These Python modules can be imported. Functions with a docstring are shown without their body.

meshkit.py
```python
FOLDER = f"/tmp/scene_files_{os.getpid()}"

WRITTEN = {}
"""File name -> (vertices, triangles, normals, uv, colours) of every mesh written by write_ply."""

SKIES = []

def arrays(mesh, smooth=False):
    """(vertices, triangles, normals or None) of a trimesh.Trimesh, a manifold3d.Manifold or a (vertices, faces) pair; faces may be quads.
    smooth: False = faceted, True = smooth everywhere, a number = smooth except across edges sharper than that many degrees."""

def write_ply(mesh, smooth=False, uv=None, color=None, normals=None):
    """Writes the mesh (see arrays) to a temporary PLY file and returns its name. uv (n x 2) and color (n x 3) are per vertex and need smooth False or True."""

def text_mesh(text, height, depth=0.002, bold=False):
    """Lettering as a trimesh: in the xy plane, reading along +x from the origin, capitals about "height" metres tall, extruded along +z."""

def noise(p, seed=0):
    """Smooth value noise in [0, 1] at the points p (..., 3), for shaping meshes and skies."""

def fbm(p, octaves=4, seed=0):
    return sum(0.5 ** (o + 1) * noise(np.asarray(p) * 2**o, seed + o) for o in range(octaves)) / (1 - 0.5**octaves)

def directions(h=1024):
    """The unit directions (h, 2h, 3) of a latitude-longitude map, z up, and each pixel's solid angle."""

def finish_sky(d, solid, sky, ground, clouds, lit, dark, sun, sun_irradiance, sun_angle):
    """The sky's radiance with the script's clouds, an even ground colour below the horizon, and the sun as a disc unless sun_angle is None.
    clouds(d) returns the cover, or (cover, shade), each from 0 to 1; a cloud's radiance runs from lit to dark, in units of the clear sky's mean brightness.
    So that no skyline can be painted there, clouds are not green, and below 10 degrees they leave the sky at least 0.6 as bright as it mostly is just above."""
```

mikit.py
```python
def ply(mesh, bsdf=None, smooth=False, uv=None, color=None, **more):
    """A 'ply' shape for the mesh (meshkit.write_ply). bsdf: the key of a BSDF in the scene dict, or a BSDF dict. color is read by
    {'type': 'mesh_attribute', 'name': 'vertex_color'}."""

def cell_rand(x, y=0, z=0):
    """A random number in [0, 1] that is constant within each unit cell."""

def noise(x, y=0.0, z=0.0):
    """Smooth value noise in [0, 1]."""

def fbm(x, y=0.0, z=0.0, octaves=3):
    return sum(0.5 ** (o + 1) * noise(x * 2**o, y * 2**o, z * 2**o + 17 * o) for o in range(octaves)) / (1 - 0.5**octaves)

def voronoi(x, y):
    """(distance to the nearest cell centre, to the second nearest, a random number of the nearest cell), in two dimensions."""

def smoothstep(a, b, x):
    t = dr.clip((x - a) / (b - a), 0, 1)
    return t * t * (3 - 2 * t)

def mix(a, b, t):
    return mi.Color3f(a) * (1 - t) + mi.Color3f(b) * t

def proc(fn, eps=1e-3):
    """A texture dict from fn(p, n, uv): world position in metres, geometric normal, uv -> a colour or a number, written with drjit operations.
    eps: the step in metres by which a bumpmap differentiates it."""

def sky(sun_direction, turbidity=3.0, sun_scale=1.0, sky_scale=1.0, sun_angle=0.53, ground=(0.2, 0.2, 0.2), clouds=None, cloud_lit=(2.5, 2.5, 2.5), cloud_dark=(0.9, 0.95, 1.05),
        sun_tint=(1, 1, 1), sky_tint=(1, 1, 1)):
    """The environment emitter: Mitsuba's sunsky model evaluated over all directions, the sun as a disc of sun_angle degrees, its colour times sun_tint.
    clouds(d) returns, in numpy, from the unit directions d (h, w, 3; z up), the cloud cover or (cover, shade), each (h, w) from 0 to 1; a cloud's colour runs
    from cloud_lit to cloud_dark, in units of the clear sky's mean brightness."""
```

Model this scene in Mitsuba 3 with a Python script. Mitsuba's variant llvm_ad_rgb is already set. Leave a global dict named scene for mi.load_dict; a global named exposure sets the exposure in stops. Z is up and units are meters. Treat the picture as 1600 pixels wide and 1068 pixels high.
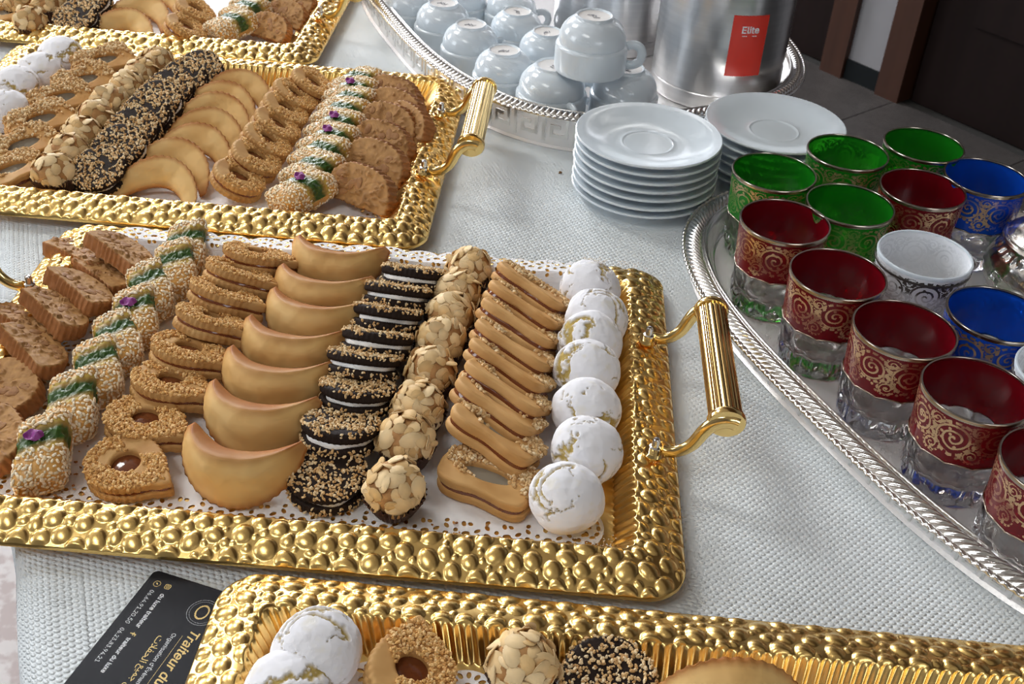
import math, random, glob
import numpy as np, trimesh, mitsuba as mi, mikit, meshkit
import drjit as dr
from scipy.spatial import cKDTree
from shapely.geometry import Polygon, Point, box as sbox
from shapely import affinity, union_all
from mikit import proc, noise, fbm, voronoi, cell_rand, smoothstep, mix, ply

T = mi.ScalarTransform4f
PI = math.pi
scene, labels = {}, {}

# ---------------------------------------------------------------- camera, light, exposure
CAM_H = 0.4913
PITCH, ROLL = math.radians(36.1577), math.radians(3.9734)
_f = np.array([0, math.cos(PITCH), -math.sin(PITCH)])
_r = np.array([1.0, 0, 0]); _u = np.cross(_r, _f)
CU = -math.sin(ROLL) * _r + math.cos(ROLL) * _u
scene['camera'] = {'type': 'thinlens', 'fov': 2 * math.degrees(math.atan(800 / 1774.73)), 'fov_axis': 'x', 'near_clip': 0.01, 'far_clip': 100.0,
                   'aperture_radius': 0.0008, 'focus_distance': 0.72,
                   'to_world': T().look_at(origin=[0, 0, CAM_H], target=(np.array([0, 0, CAM_H]) + _f).tolist(), up=CU.tolist())}
exposure = 0.2
# room frame: E1 runs along the wall with the doors (away from the camera), E2 towards that wall
E1, E2 = np.array([-0.644, 0.765, 0]), np.array([0.765, 0.644, 0])
FLOOR, CEIL = -0.75, 2.05
RIGHT, LEFT, FAR, NEAR = 2.66, -2.6, 4.2, -3.0
# windows: wall, from, to, z0, z1, radiance
WINDOWS = [('far', 1.0, 2.4, 0.8, 1.95, (19, 20, 21.5)), ('far', -1.7, -0.3, 0.6, 1.9, (7, 7.4, 8)),
           ('left', 1.6, 2.9, 0.3, 1.7, (5, 5.4, 5.9)), ('near', -1.6, 0.2, 0.5, 1.7, (2.6, 2.75, 2.95))]  # near window is unseen, added as fill light from behind the camera
# ceiling lamps: position along E1, E2, half sizes, radiance
LAMPS = [(2.75, 0.10, 0.55, 0.30, (15, 15, 14.6)), (0.2, -1.0, 0.55, 0.30, (6, 6, 5.8))]

def srgb(*c):
    c = np.array(c, float) / 255
    return np.where(c <= 0.04045, c / 12.92, ((c + 0.055) / 1.055) ** 2.4)

def rgb(c):
    return {'type': 'rgb', 'value': [float(x) for x in c]}

# ---------------------------------------------------------------- materials
def principled(name, color, rough, two=True, **kw):
    b = {'type': 'principled', 'base_color': color if isinstance(color, dict) else rgb(color), 'roughness': rough, **kw}
    scene[name] = {'type': 'twosided', 'bsdf': b} if two else b

VC = {'type': 'mesh_attribute', 'name': 'vertex_color'}
scene['gold'] = {'type': 'twosided', 'bsdf': {'type': 'principled', 'base_color': rgb((0.90, 0.61, 0.215)), 'metallic': 1.0, 'roughness': 0.26}}
scene['gold_polished'] = {'type': 'twosided', 'bsdf': {'type': 'principled', 'base_color': rgb((0.92, 0.66, 0.26)), 'metallic': 1.0, 'roughness': 0.12}}
scene['silver'] = {'type': 'twosided', 'bsdf': {'type': 'principled', 'base_color': rgb((0.80, 0.79, 0.77)), 'metallic': 1.0, 'roughness': 0.16}}
scene['silver_floor'] = {'type': 'twosided', 'bsdf': {'type': 'principled', 'base_color': rgb((0.84, 0.83, 0.83)), 'metallic': 0.5, 'roughness': 0.36}}
scene['steel'] = {'type': 'twosided', 'bsdf': {'type': 'principled', 'base_color': proc(lambda p, n, uv: mix((0.56, 0.56, 0.57), (0.70, 0.69, 0.69), fbm(p.x * 9, p.y * 9, p.z * 260))), 'metallic': 1.0, 'roughness': 0.27}}
scene['porcelain'] = {'type': 'twosided', 'bsdf': {'type': 'principled', 'base_color': rgb((0.61, 0.67, 0.715)), 'roughness': 0.12, 'specular': 0.5, 'clearcoat': 0.5, 'clearcoat_gloss': 0.95}}
principled('foot_bisque', (0.62, 0.60, 0.58), 0.7)
principled('stamp_ink', (0.16, 0.16, 0.18), 0.6)
principled('doily_paper', (0.84, 0.84, 0.86), 0.8)
principled('baked', VC, 0.62, specular=0.25)
principled('baked_glazed', VC, 0.55, specular=0.25)
principled('powder', VC, 0.95, specular=0.1)
principled('chocolate_dough', VC, 0.65, specular=0.15)
principled('cream', (0.80, 0.80, 0.78), 0.45)
principled('pistachio', VC, 0.35, specular=0.5)
principled('petal_violet', (0.22, 0.03, 0.20), 0.5)
principled('jam', (0.16, 0.045, 0.015), 0.12, specular=0.6)
principled('glaze_grey', (0.25, 0.22, 0.17), 0.35)
principled('paper_cup', (0.055, 0.022, 0.012), 0.6)
principled('black_card', (0.010, 0.011, 0.016), 0.5, specular=0.2)
principled('print_white', (0.72, 0.73, 0.75), 0.5)
principled('print_gold', (0.55, 0.40, 0.16), 0.4, metallic=0.5)
principled('print_grey', (0.30, 0.31, 0.33), 0.5)
principled('label_red', (0.62, 0.035, 0.02), 0.35)
principled('black_plastic', (0.015, 0.015, 0.016), 0.35)
scene['clear_glass'] = {'type': 'dielectric', 'int_ior': 1.5, 'ext_ior': 1.0}

def cloth_height(p, n, uv):
    # embossed lozenges in running rows
    a, b = (p.x * 0.975 - p.y * 0.22) / 0.0042, (p.y * 0.975 + p.x * 0.22 + p.z) / 0.0030
    row = dr.floor(b)
    u = a + 0.5 * (row - 2 * dr.floor(row / 2))
    fu, fv = u - dr.floor(u) - 0.5, b - row - 0.5
    d = dr.square(fu * 2.0) + dr.square(fv * 2.1)
    return 0.00075 * smoothstep(1.0, 0.05, d) * (0.75 + 0.5 * cell_rand(dr.floor(u), row, 3))
scene['cloth'] = {'type': 'twosided', 'bsdf': {'type': 'bumpmap', 'arbitrary': proc(cloth_height, 0.0002), 'scale': 1.0,
                  'bsdf': {'type': 'principled', 'base_color': rgb((0.68, 0.725, 0.745)), 'roughness': 0.55, 'specular': 0.35}}}

def ornament(p, n, uv, seed=0.0):
    """Scroll work of a tea glass band: 0..1. uv.x runs 0..1 round the glass, uv.y 0..1 up the band."""
    X, Y = uv.x * 16.0, uv.y * 3.0
    w = mi.Float(0)
    # large scrolls in a running row, smaller ones above and below
    for (off, cy, r, pitch, turns, hand) in ((0.0, 1.62, 0.92, 4.0, 2.6, 1), (2.0, 1.75, 0.80, 4.0, 2.4, -1), (1.0, 2.36, 0.36, 2.0, 1.8, -1), (1.0, 0.72, 0.42, 2.0, 1.8, 1), (1.0, 1.45, 0.26, 2.0, 1.5, 1)):
        k = dr.floor((X - off) / pitch + 0.5)
        dx, dy = X - off - k * pitch, Y - cy
        rad, ang = dr.sqrt(dx * dx + dy * dy), dr.atan2(dy, dx) * hand
        s = rad / r * turns - ang / (2 * PI)
        line = dr.abs(s - dr.floor(s) - 0.5)
        w = dr.maximum(w, dr.select(rad < r, smoothstep(0.30, 0.36, line), 0.0))
        beads = dr.abs(dr.sin(ang * 7))
        w = dr.maximum(w, dr.select((rad > r * 1.02) & (rad < r * 1.22) & (beads > 0.55), 1.0, 0.0))
    f1, f2, c = voronoi(X * 2.9, Y * 2.9)
    w = dr.maximum(w, dr.select(f1 < 0.25, smoothstep(0.5, 0.55, c), 0.0))
    w = w * smoothstep(0.14, 0.2, Y) * smoothstep(2.74, 2.68, Y)
    return w * (0.30 + 0.70 * smoothstep(0.35, 0.6, noise(X * 0.9 + 7, Y * 0.9)))

scene['ornament_gold'] = {'type': 'twosided', 'bsdf': {'type': 'principled', 'base_color': rgb((0.56, 0.38, 0.22)), 'metallic': 0.8, 'roughness': 0.3}}
scene['ornament_dark'] = {'type': 'twosided', 'bsdf': {'type': 'principled', 'base_color': rgb((0.10, 0.09, 0.085)), 'metallic': 0.6, 'roughness': 0.35}}
orn = proc(ornament)
def band_material(name, tint, body, mixw):
    scene['stain_' + name] = {'type': 'blendbsdf', 'weight': mixw, 'a': {'type': 'thindielectric', 'specular_transmittance': rgb(tint)},
                              'b': {'type': 'twosided', 'bsdf': {'type': 'principled', 'base_color': rgb(body), 'roughness': 0.2, 'specular': 0.5}}}
    scene['band_' + name] = {'type': 'blendbsdf', 'weight': orn, 'a': {'type': 'ref', 'id': 'stain_' + name}, 'b': {'type': 'ref', 'id': 'ornament_gold'}}
band_material('red', (0.55, 0.012, 0.025), (0.19, 0.003, 0.009), 0.5)
band_material('green', (0.22, 0.80, 0.14), (0.012, 0.26, 0.014), 0.34)
band_material('blue', (0.08, 0.32, 0.90), (0.005, 0.085, 0.55), 0.42)
scene['stain_white'] = {'type': 'twosided', 'bsdf': {'type': 'principled', 'base_color': rgb((0.74, 0.76, 0.79)), 'roughness': 0.2, 'specular': 0.5}}
scene['band_white'] = {'type': 'blendbsdf', 'weight': orn, 'a': {'type': 'ref', 'id': 'stain_white'}, 'b': {'type': 'ref', 'id': 'ornament_dark'}}
orn_faint = proc(lambda p, n, uv: 0.5 * ornament(p, n, uv))
for _c, _d in (('red', (0.09, 0.001, 0.004)), ('green', (0.004, 0.10, 0.006)), ('blue', (0.002, 0.03, 0.26)), ('white', (0.52, 0.54, 0.57))):
    principled('shade_' + _c, _d, 0.25)
    scene['lining_' + _c] = {'type': 'blendbsdf', 'weight': orn_faint, 'a': {'type': 'ref', 'id': 'stain_' + _c}, 'b': {'type': 'ref', 'id': 'shade_' + _c}}
scene['rim_metal'] = {'type': 'twosided', 'bsdf': {'type': 'principled', 'base_color': rgb((0.42, 0.36, 0.29)), 'metallic': 1.0, 'roughness': 0.2}}

principled('wall_paint', (0.26, 0.255, 0.265), 0.8)
principled('wall_panelling', proc(lambda p, n, uv: mix((0.16, 0.09, 0.05), (0.25, 0.15, 0.085), fbm(p.x * 20, p.y * 20, p.z * 2))), 0.5)
principled('ceiling_paint', (0.62, 0.55, 0.47), 0.9)
principled('wood_dark', proc(lambda p, n, uv: mix((0.007, 0.003, 0.0025), (0.014, 0.006, 0.005), fbm(p.x * 30, p.y * 30, p.z * 2.5))), 0.6, specular=0.2)
principled('wood_frame', proc(lambda p, n, uv: mix((0.036, 0.012, 0.006), (0.06, 0.020, 0.009), fbm(p.x * 60, p.y * 60, p.z * 3))), 0.45)
principled('added_soffit_wood', proc(lambda p, n, uv: mix((0.09, 0.05, 0.028), (0.15, 0.085, 0.05), fbm(p.x * 25, p.y * 4, p.z))), 0.5)  # for the unseen band added below the ceiling
principled('black_tile', (0.008, 0.010, 0.011), 0.7, specular=0.15)
def tile_color(p, n, uv):
    return mix((0.048, 0.042, 0.040), (0.072, 0.064, 0.060), fbm(p.x * 40, p.y * 40, 1.0)) * (0.85 + 0.3 * noise(p.x * 300, p.y * 300))
principled('floor_tile', proc(tile_color), 0.45)
principled('grout', (0.03, 0.028, 0.026), 0.9)
principled('window_white', (0.6, 0.6, 0.6), 0.5)

# ---------------------------------------------------------------- helpers
def free(name):
    if name not in labels and not any(k == name or k.startswith(name + '__') for k in scene): return name
    k = 1
    while f'{name}_{k:03d}' in labels or f'{name}_{k:03d}' in scene: k += 1
    return f'{name}_{k:03d}'

def thing(name, label, cat, group=None, kind=None):
    key = free(name)
    labels[key] = {'label': label, 'category': cat}
    if group: labels[key]['group'] = group
    if kind: labels[key]['kind'] = kind
    return key

_partcount = {}
def part(parent, name, shape, Tm=None, label=None, kind=None):
    n = _partcount.get((parent, name), 0); _partcount[(parent, name)] = n + 1
    key = f'{parent}__{name}' + (f'_{n:03d}' if n else '')
    scene[key] = {**shape, 'to_world': Tm} if Tm is not None else shape
    if label or kind:
        labels[key] = {}
        if label: labels[key]['label'] = label
        if kind: labels[key]['kind'] = kind
    return key

def put(key, parts, Tm):
    """One entry per (part name, ply dict, label, kind) of a prototype, under key."""
    for name, shape, label, kind in parts:
        part(key, name, shape, Tm, label, kind)

def struct(name, shape):
    scene[name] = shape
    labels[name] = {'kind': 'structure'}

def cat(ms):
    return trimesh.util.concatenate(ms)

def grid_faces(nu, nv, wrap_u=False, wrap_v=False):
    i = np.arange(nu if wrap_u else nu - 1); j = np.arange(nv if wrap_v else nv - 1)
    I, J = np.meshgrid(i, j, indexing='ij')
    a = I * nv + J; b = ((I + 1) % nu) * nv + J; c = ((I + 1) % nu) * nv + (J + 1) % nv; d = I * nv + (J + 1) % nv
    q = np.stack([a, b, c, d], -1).reshape(-1, 4)
    return np.vstack([q[:, [0, 1, 2]], q[:, [0, 2, 3]]])

def lathe(prof, n=64, mod=None):
    """prof: (r, z) list. A surface of revolution; mod(r, z, angle) may change the radius."""
    prof = np.asarray(prof, float); th = np.arange(n) * 2 * PI / n
    r = np.repeat(prof[None, :, 0], n, 0); z = np.repeat(prof[None, :, 1], n, 0); A = np.repeat(th[:, None], len(prof), 1)
    if mod is not None: r, z = mod(r, z, A)
    V = np.stack([r * np.cos(A), r * np.sin(A), z], -1).reshape(-1, 3)
    return trimesh.Trimesh(V, grid_faces(n, len(prof), wrap_u=True), process=False)

def spline(pts, n):
    from scipy.interpolate import PchipInterpolator, CubicSpline
    pts = np.asarray(pts, float); d = np.r_[0, np.cumsum(np.linalg.norm(np.diff(pts, axis=0), axis=1))]
    return CubicSpline(d, pts)(np.linspace(0, d[-1], n))

def tube(pts, rad, sides=16, flat=None):
    p = np.asarray(pts, float); t = np.gradient(p, axis=0); t /= np.linalg.norm(t, axis=1, keepdims=True)
    rad = np.broadcast_to(rad, (len(p),))
    ref = np.array([0, 0, 1.0]) if abs(t[:, 2]).max() < 0.9 else np.array([0, 1.0, 0.0])
    a = np.cross(t, ref); a /= np.linalg.norm(a, axis=1, keepdims=True); b = np.cross(t, a)
    g = np.arange(sides) * 2 * PI / sides
    fa, fb = flat or (1, 1)
    V = p[:, None] + rad[:, None, None] * (fa * np.cos(g)[None, :, None] * a[:, None] + fb * np.sin(g)[None, :, None] * b[:, None])
    F = grid_faces(len(p), sides, wrap_v=True)
    n = len(p) * sides
    V = np.vstack([V.reshape(-1, 3), p[:1], p[-1:]])
    k = np.arange(sides)
    F = np.vstack([F, np.stack([k * 0 + n, k, (k + 1) % sides], 1)[:, [0, 1, 2]], np.stack([k * 0 + n + 1, (len(p) - 1) * sides + (k + 1) % sides, (len(p) - 1) * sides + k], 1)])
    m = trimesh.Trimesh(V, F, process=False); m.fix_normals()
    return m

def rbox(sx, sy, sz, r=0.002):
    s = sbox(-sx / 2 + r, -sy / 2 + r, sx / 2 - r, sy / 2 - r).buffer(r, quad_segs=3)
    m = trimesh.creation.extrude_polygon(s, sz, engine='earcut'); m.apply_translation([0, 0, -sz / 2])
    return m

def frame_box(e1a, e1b, e2a, e2b, z0, z1):
    """A box given in the room's frame."""
    m = trimesh.creation.box(extents=[e1b - e1a, e2b - e2a, z1 - z0])
    m.apply_translation([(e1a + e1b) / 2, (e2a + e2b) / 2, (z0 + z1) / 2])
    M = np.eye(4); M[:3, 0], M[:3, 1] = E1, E2
    m.apply_transform(M); m.fix_normals()
    return m

def nrm(a): return a / np.maximum(np.linalg.norm(a, axis=-1, keepdims=True), 1e-12)

ICO0 = trimesh.creation.icosphere(subdivisions=0); ICO1 = trimesh.creation.icosphere(subdivisions=1)
def scatter(P, N, size, rng, squash=(1, 0.75, 0.6), jitter=0.25, colors=None, sink=0.25, base=ICO0, align=True):
    """Small bits on points P with normals N: one mesh with a colour per bit."""
    n = len(P); V0 = np.asarray(base.vertices); F0 = np.asarray(base.faces); k = len(V0)
    N = nrm(N); a = nrm(np.cross(N, rng.normal(size=(n, 3)))); b = np.cross(N, a)
    if not align:
        a = nrm(rng.normal(size=(n, 3))); b = nrm(np.cross(a, rng.normal(size=(n, 3)))); c = np.cross(a, b)
    else: c = N
    s = size * rng.uniform(0.7, 1.3, (n, 1))
    L = V0[None] * np.array(squash) * s[:, None] * (1 + jitter * rng.normal(size=(n, k, 1)))
    V = P[:, None] + N[:, None] * (s[:, None] * squash[2] * (1 - 2 * sink)) + L[..., :1] * a[:, None] + L[..., 1:2] * b[:, None] + L[..., 2:] * c[:, None]
    F = (F0[None] + (np.arange(n) * k)[:, None, None]).reshape(-1, 3)
    m = trimesh.Trimesh(V.reshape(-1, 3), F, process=False)
    C = None if colors is None else np.repeat(np.asarray(colors)[rng.integers(0, len(colors), n)] * rng.uniform(0.85, 1.12, (n, 1)), k, 0)
    return m, C

def surface_points(mesh, n, rng, keep=None):
    tri = np.asarray(mesh.triangles); ar = mesh.area_faces
    f = rng.choice(len(tri), n, p=ar / ar.sum()); r1 = np.sqrt(rng.random((n, 1))); r2 = rng.random((n, 1))
    P = (1 - r1) * tri[f, 0] + r1 * (1 - r2) * tri[f, 1] + r1 * r2 * tri[f, 2]
    N = np.cross(tri[f, 1] - tri[f, 0], tri[f, 2] - tri[f, 0]); N = nrm(N)
    if keep is not None:
        k = keep(P, N); P, N = P[k], N[k]
    return P, N

def rot(yaw=0, tilt=0, roll=0):
    """tilt > 0 raises the far (+y) side; roll > 0 lowers the right side; then yaw about z. Degrees."""
    return T().rotate([0, 0, 1], yaw).rotate([1, 0, 0], tilt).rotate([0, 1, 0], roll)

def at(x, y, z, yaw=0, tilt=0, roll=0, s=1.0):
    return T().translate([float(x), float(y), float(z)]) @ rot(yaw, tilt, roll) @ T().scale(float(s))

ORD = ['nearest', 'second nearest', 'third nearest', 'fourth nearest', 'fifth nearest', 'sixth nearest', 'seventh nearest', 'eighth nearest', 'ninth nearest', 'tenth nearest', 'eleventh nearest']
def order(i, n):
    return 'farthest' if i == n - 1 and n > 1 else ORD[i]

# ---------------------------------------------------------------- the room
def wall_with_openings(side, at_, lo, hi, holes, axis):
    """A wall slab with rectangular openings; axis 0: runs along E1 at E2 = at_, axis 1: along E2 at E1 = at_."""
    s = sbox(lo, FLOOR, hi, CEIL)
    for a, b, z0, z1 in holes: s = s.difference(sbox(a, z0, b, z1))
    m = trimesh.creation.extrude_polygon(s, 0.12, engine='earcut')
    out = 1 if at_ > 0 else -1
    M = np.eye(4)
    if axis == 0: M[:3, 0], M[:3, 1], M[:3, 2], M[:3, 3] = E1, (0, 0, 1), E2 * out, E2 * at_
    else: M[:3, 0], M[:3, 1], M[:3, 2], M[:3, 3] = E2, (0, 0, 1), E1 * out, E1 * at_
    m.apply_transform(M); m.fix_normals()
    return m

at_of = {'far': FAR, 'near': NEAR, 'left': LEFT, 'right': RIGHT}
for side, axis, lo, hi in (('far', 1, LEFT, RIGHT), ('near', 1, LEFT, RIGHT), ('left', 0, NEAR, FAR), ('right', 0, NEAR, FAR)):
    holes = [w[1:5] for w in WINDOWS if w[0] == side]
    if side == 'right': holes = [(0.64, 1.664, FLOOR - 1, 1.35), (1.783, 2.72, FLOOR - 1, 1.35)]
    struct('wall_' + side, ply(wall_with_openings(side, at_of[side], lo, hi, holes, axis), 'wall_panelling' if side == 'far' else 'wall_paint'))
struct('ceiling', ply(frame_box(NEAR - .1, FAR + .1, LEFT - .1, RIGHT + .2, CEIL, CEIL + 0.1), 'ceiling_paint'))
struct('added_trim_1', ply(frame_box(NEAR, FAR, 1.15, RIGHT, CEIL - 0.09, CEIL - 0.001), 'added_soffit_wood'))  # unseen dark band, added so gold on the right reflects brown
struct('floor', ply(frame_box(NEAR - .1, FAR + .1, LEFT - .1, RIGHT + .2, FLOOR - 0.1, FLOOR - 0.004), 'grout'))
tile_shape = rbox(0.397, 0.397, 0.006, 0.003)
M_ = np.eye(4); M_[:3, 0], M_[:3, 1] = E1, E2
tile_shape.apply_transform(M_); tile_shape.fix_normals()
tile_ply = ply(tile_shape, 'floor_tile')
def tile_at(i, j):
    c = E1 * (0.2 + 0.4 * i) + E2 * (0.06 + 0.4 * j)
    part('floor', 'tile', tile_ply, T().translate([float(c[0]), float(c[1]), FLOOR - 0.003]))
for i in range(0, 8):
    for j in range(3, 7): tile_at(i, j)
for i in range(-2, 3):
    for j in range(-3, 1): tile_at(i, j)

for n, (side, a, b, z0, z1, rad) in enumerate(WINDOWS):
    w = f'window_{n + 1}'
    wall = at_of[side]; o = 1 if wall > 0 else -1
    def slab(lo, hi, y0, y1, d0, d1):
        lo_, hi_ = sorted((wall + o * d0, wall + o * d1))
        return frame_box(lo_, hi_, lo, hi, y0, y1) if side in ('far', 'near') else frame_box(lo, hi, lo_, hi_, y0, y1)
    fr = cat([slab(a, a + .05, z0, z1, .02, .07), slab(b - .05, b, z0, z1, .02, .07), slab(a, b, z0, z0 + .05, .02, .07), slab(a, b, z1 - .05, z1, .02, .07),
              slab((a + b) / 2 - .025, (a + b) / 2 + .025, z0, z1, .02, .07)])
    struct(w, ply(fr, 'window_white'))
    ax, ay = (E2, E1) if side in ('far', 'near') else (E1, E2)
    # the pane glows with the diffuse daylight behind it
    for k, (p0, p1) in enumerate(((a + .05, (a + b) / 2 - .025), ((a + b) / 2 + .025, b - .05))):
        q = [ax * u + ay * (wall + o * 0.045) + np.array([0, 0, z]) for u, z in ((p0, z0 + .05), (p1, z0 + .05), (p1, z1 - .05), (p0, z1 - .05))]
        m = trimesh.Trimesh(np.array(q), [[0, 1, 2], [0, 2, 3]], process=False)
        if np.dot(m.face_normals[0], ay * -o) < 0: m.invert()
        part(w, 'pane', {**ply(m, 'window_white'), 'emitter': {'type': 'area', 'radiance': rgb(rad)}})

for x1, x2, h1, h2, rad in LAMPS:
    t = thing('ceiling_light', ('white ceiling light panel over the near end of the table' if x1 < 1 else 'white ceiling light panel towards the far windows'), 'lamp', 'ceiling lights')
    part(t, 'frame', ply(cat([frame_box(x1 - h1 - .03, x1 + h1 + .03, x2 - h2 - .03, x2 - h2, CEIL - .04, CEIL), frame_box(x1 - h1 - .03, x1 + h1 + .03, x2 + h2, x2 + h2 + .03, CEIL - .04, CEIL),
                              frame_box(x1 - h1 - .03, x1 - h1, x2 - h2, x2 + h2, CEIL - .04, CEIL), frame_box(x1 + h1, x1 + h1 + .03, x2 - h2, x2 + h2, CEIL - .04, CEIL)]), 'window_white'))
    q = [E1 * (x1 + a * h1) + E2 * (x2 + b * h2) + np.array([0, 0, CEIL - .03]) for a, b in ((-1, -1), (1, -1), (1, 1), (-1, 1))]
    m = trimesh.Trimesh(np.array(q), [[0, 1, 2], [0, 2, 3]], process=False)
    if m.face_normals[0][2] > 0: m.invert()
    part(t, 'diffuser', {**ply(m, 'window_white'), 'emitter': {'type': 'area', 'radiance': rgb(rad)}})

# doors in the right wall, their frames and the strip of wall with its black skirting between them
struct('door_1', ply(frame_box(0.69, 1.58, RIGHT + 0.035, RIGHT + 0.08, FLOOR, 1.32), 'wood_dark'))
struct('door_2', ply(frame_box(1.83, 2.66, RIGHT + 0.035, RIGHT + 0.08, FLOOR, 1.32), 'wood_dark'))
for d, (a, b) in (('door_1', (0.64, 1.664)), ('door_2', (1.783, 2.72))):
    part(d, 'jamb', ply(cat([frame_box(b - 0.075, b, RIGHT - 0.02, RIGHT + 0.12, FLOOR, 1.35)]), 'wood_frame'))
    part(d, 'jamb', ply(cat([frame_box(a, a + 0.075, RIGHT - 0.02, RIGHT + 0.12, FLOOR, 1.35)]), 'wood_frame'))
    part(d, 'head', ply(frame_box(a, b, RIGHT - 0.02, RIGHT + 0.12, 1.30, 1.36), 'wood_frame'))
    part(d, 'handle', ply(tube([E1 * (a + .12) + E2 * (RIGHT + z) + np.array([0, 0, h]) for z, h in ((.035, .30), (-.02, .30), (-.025, .30), (-.025, .20))], 0.008, 10), 'silver'))
    part(d, 'panel', ply(frame_box(a + 0.2, b - 0.2, RIGHT + 0.027, RIGHT + 0.036, FLOOR + 0.25, 0.2), 'wood_dark'))
def skirting(a, b): return frame_box(a, b, RIGHT - 0.008, RIGHT, FLOOR, FLOOR + 0.055)
struct('baseboard_right', ply(cat([skirting(1.665, 1.782), skirting(2.721, FAR), skirting(NEAR, 0.639)]), 'black_tile'))
#STRUCTURE_END

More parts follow.
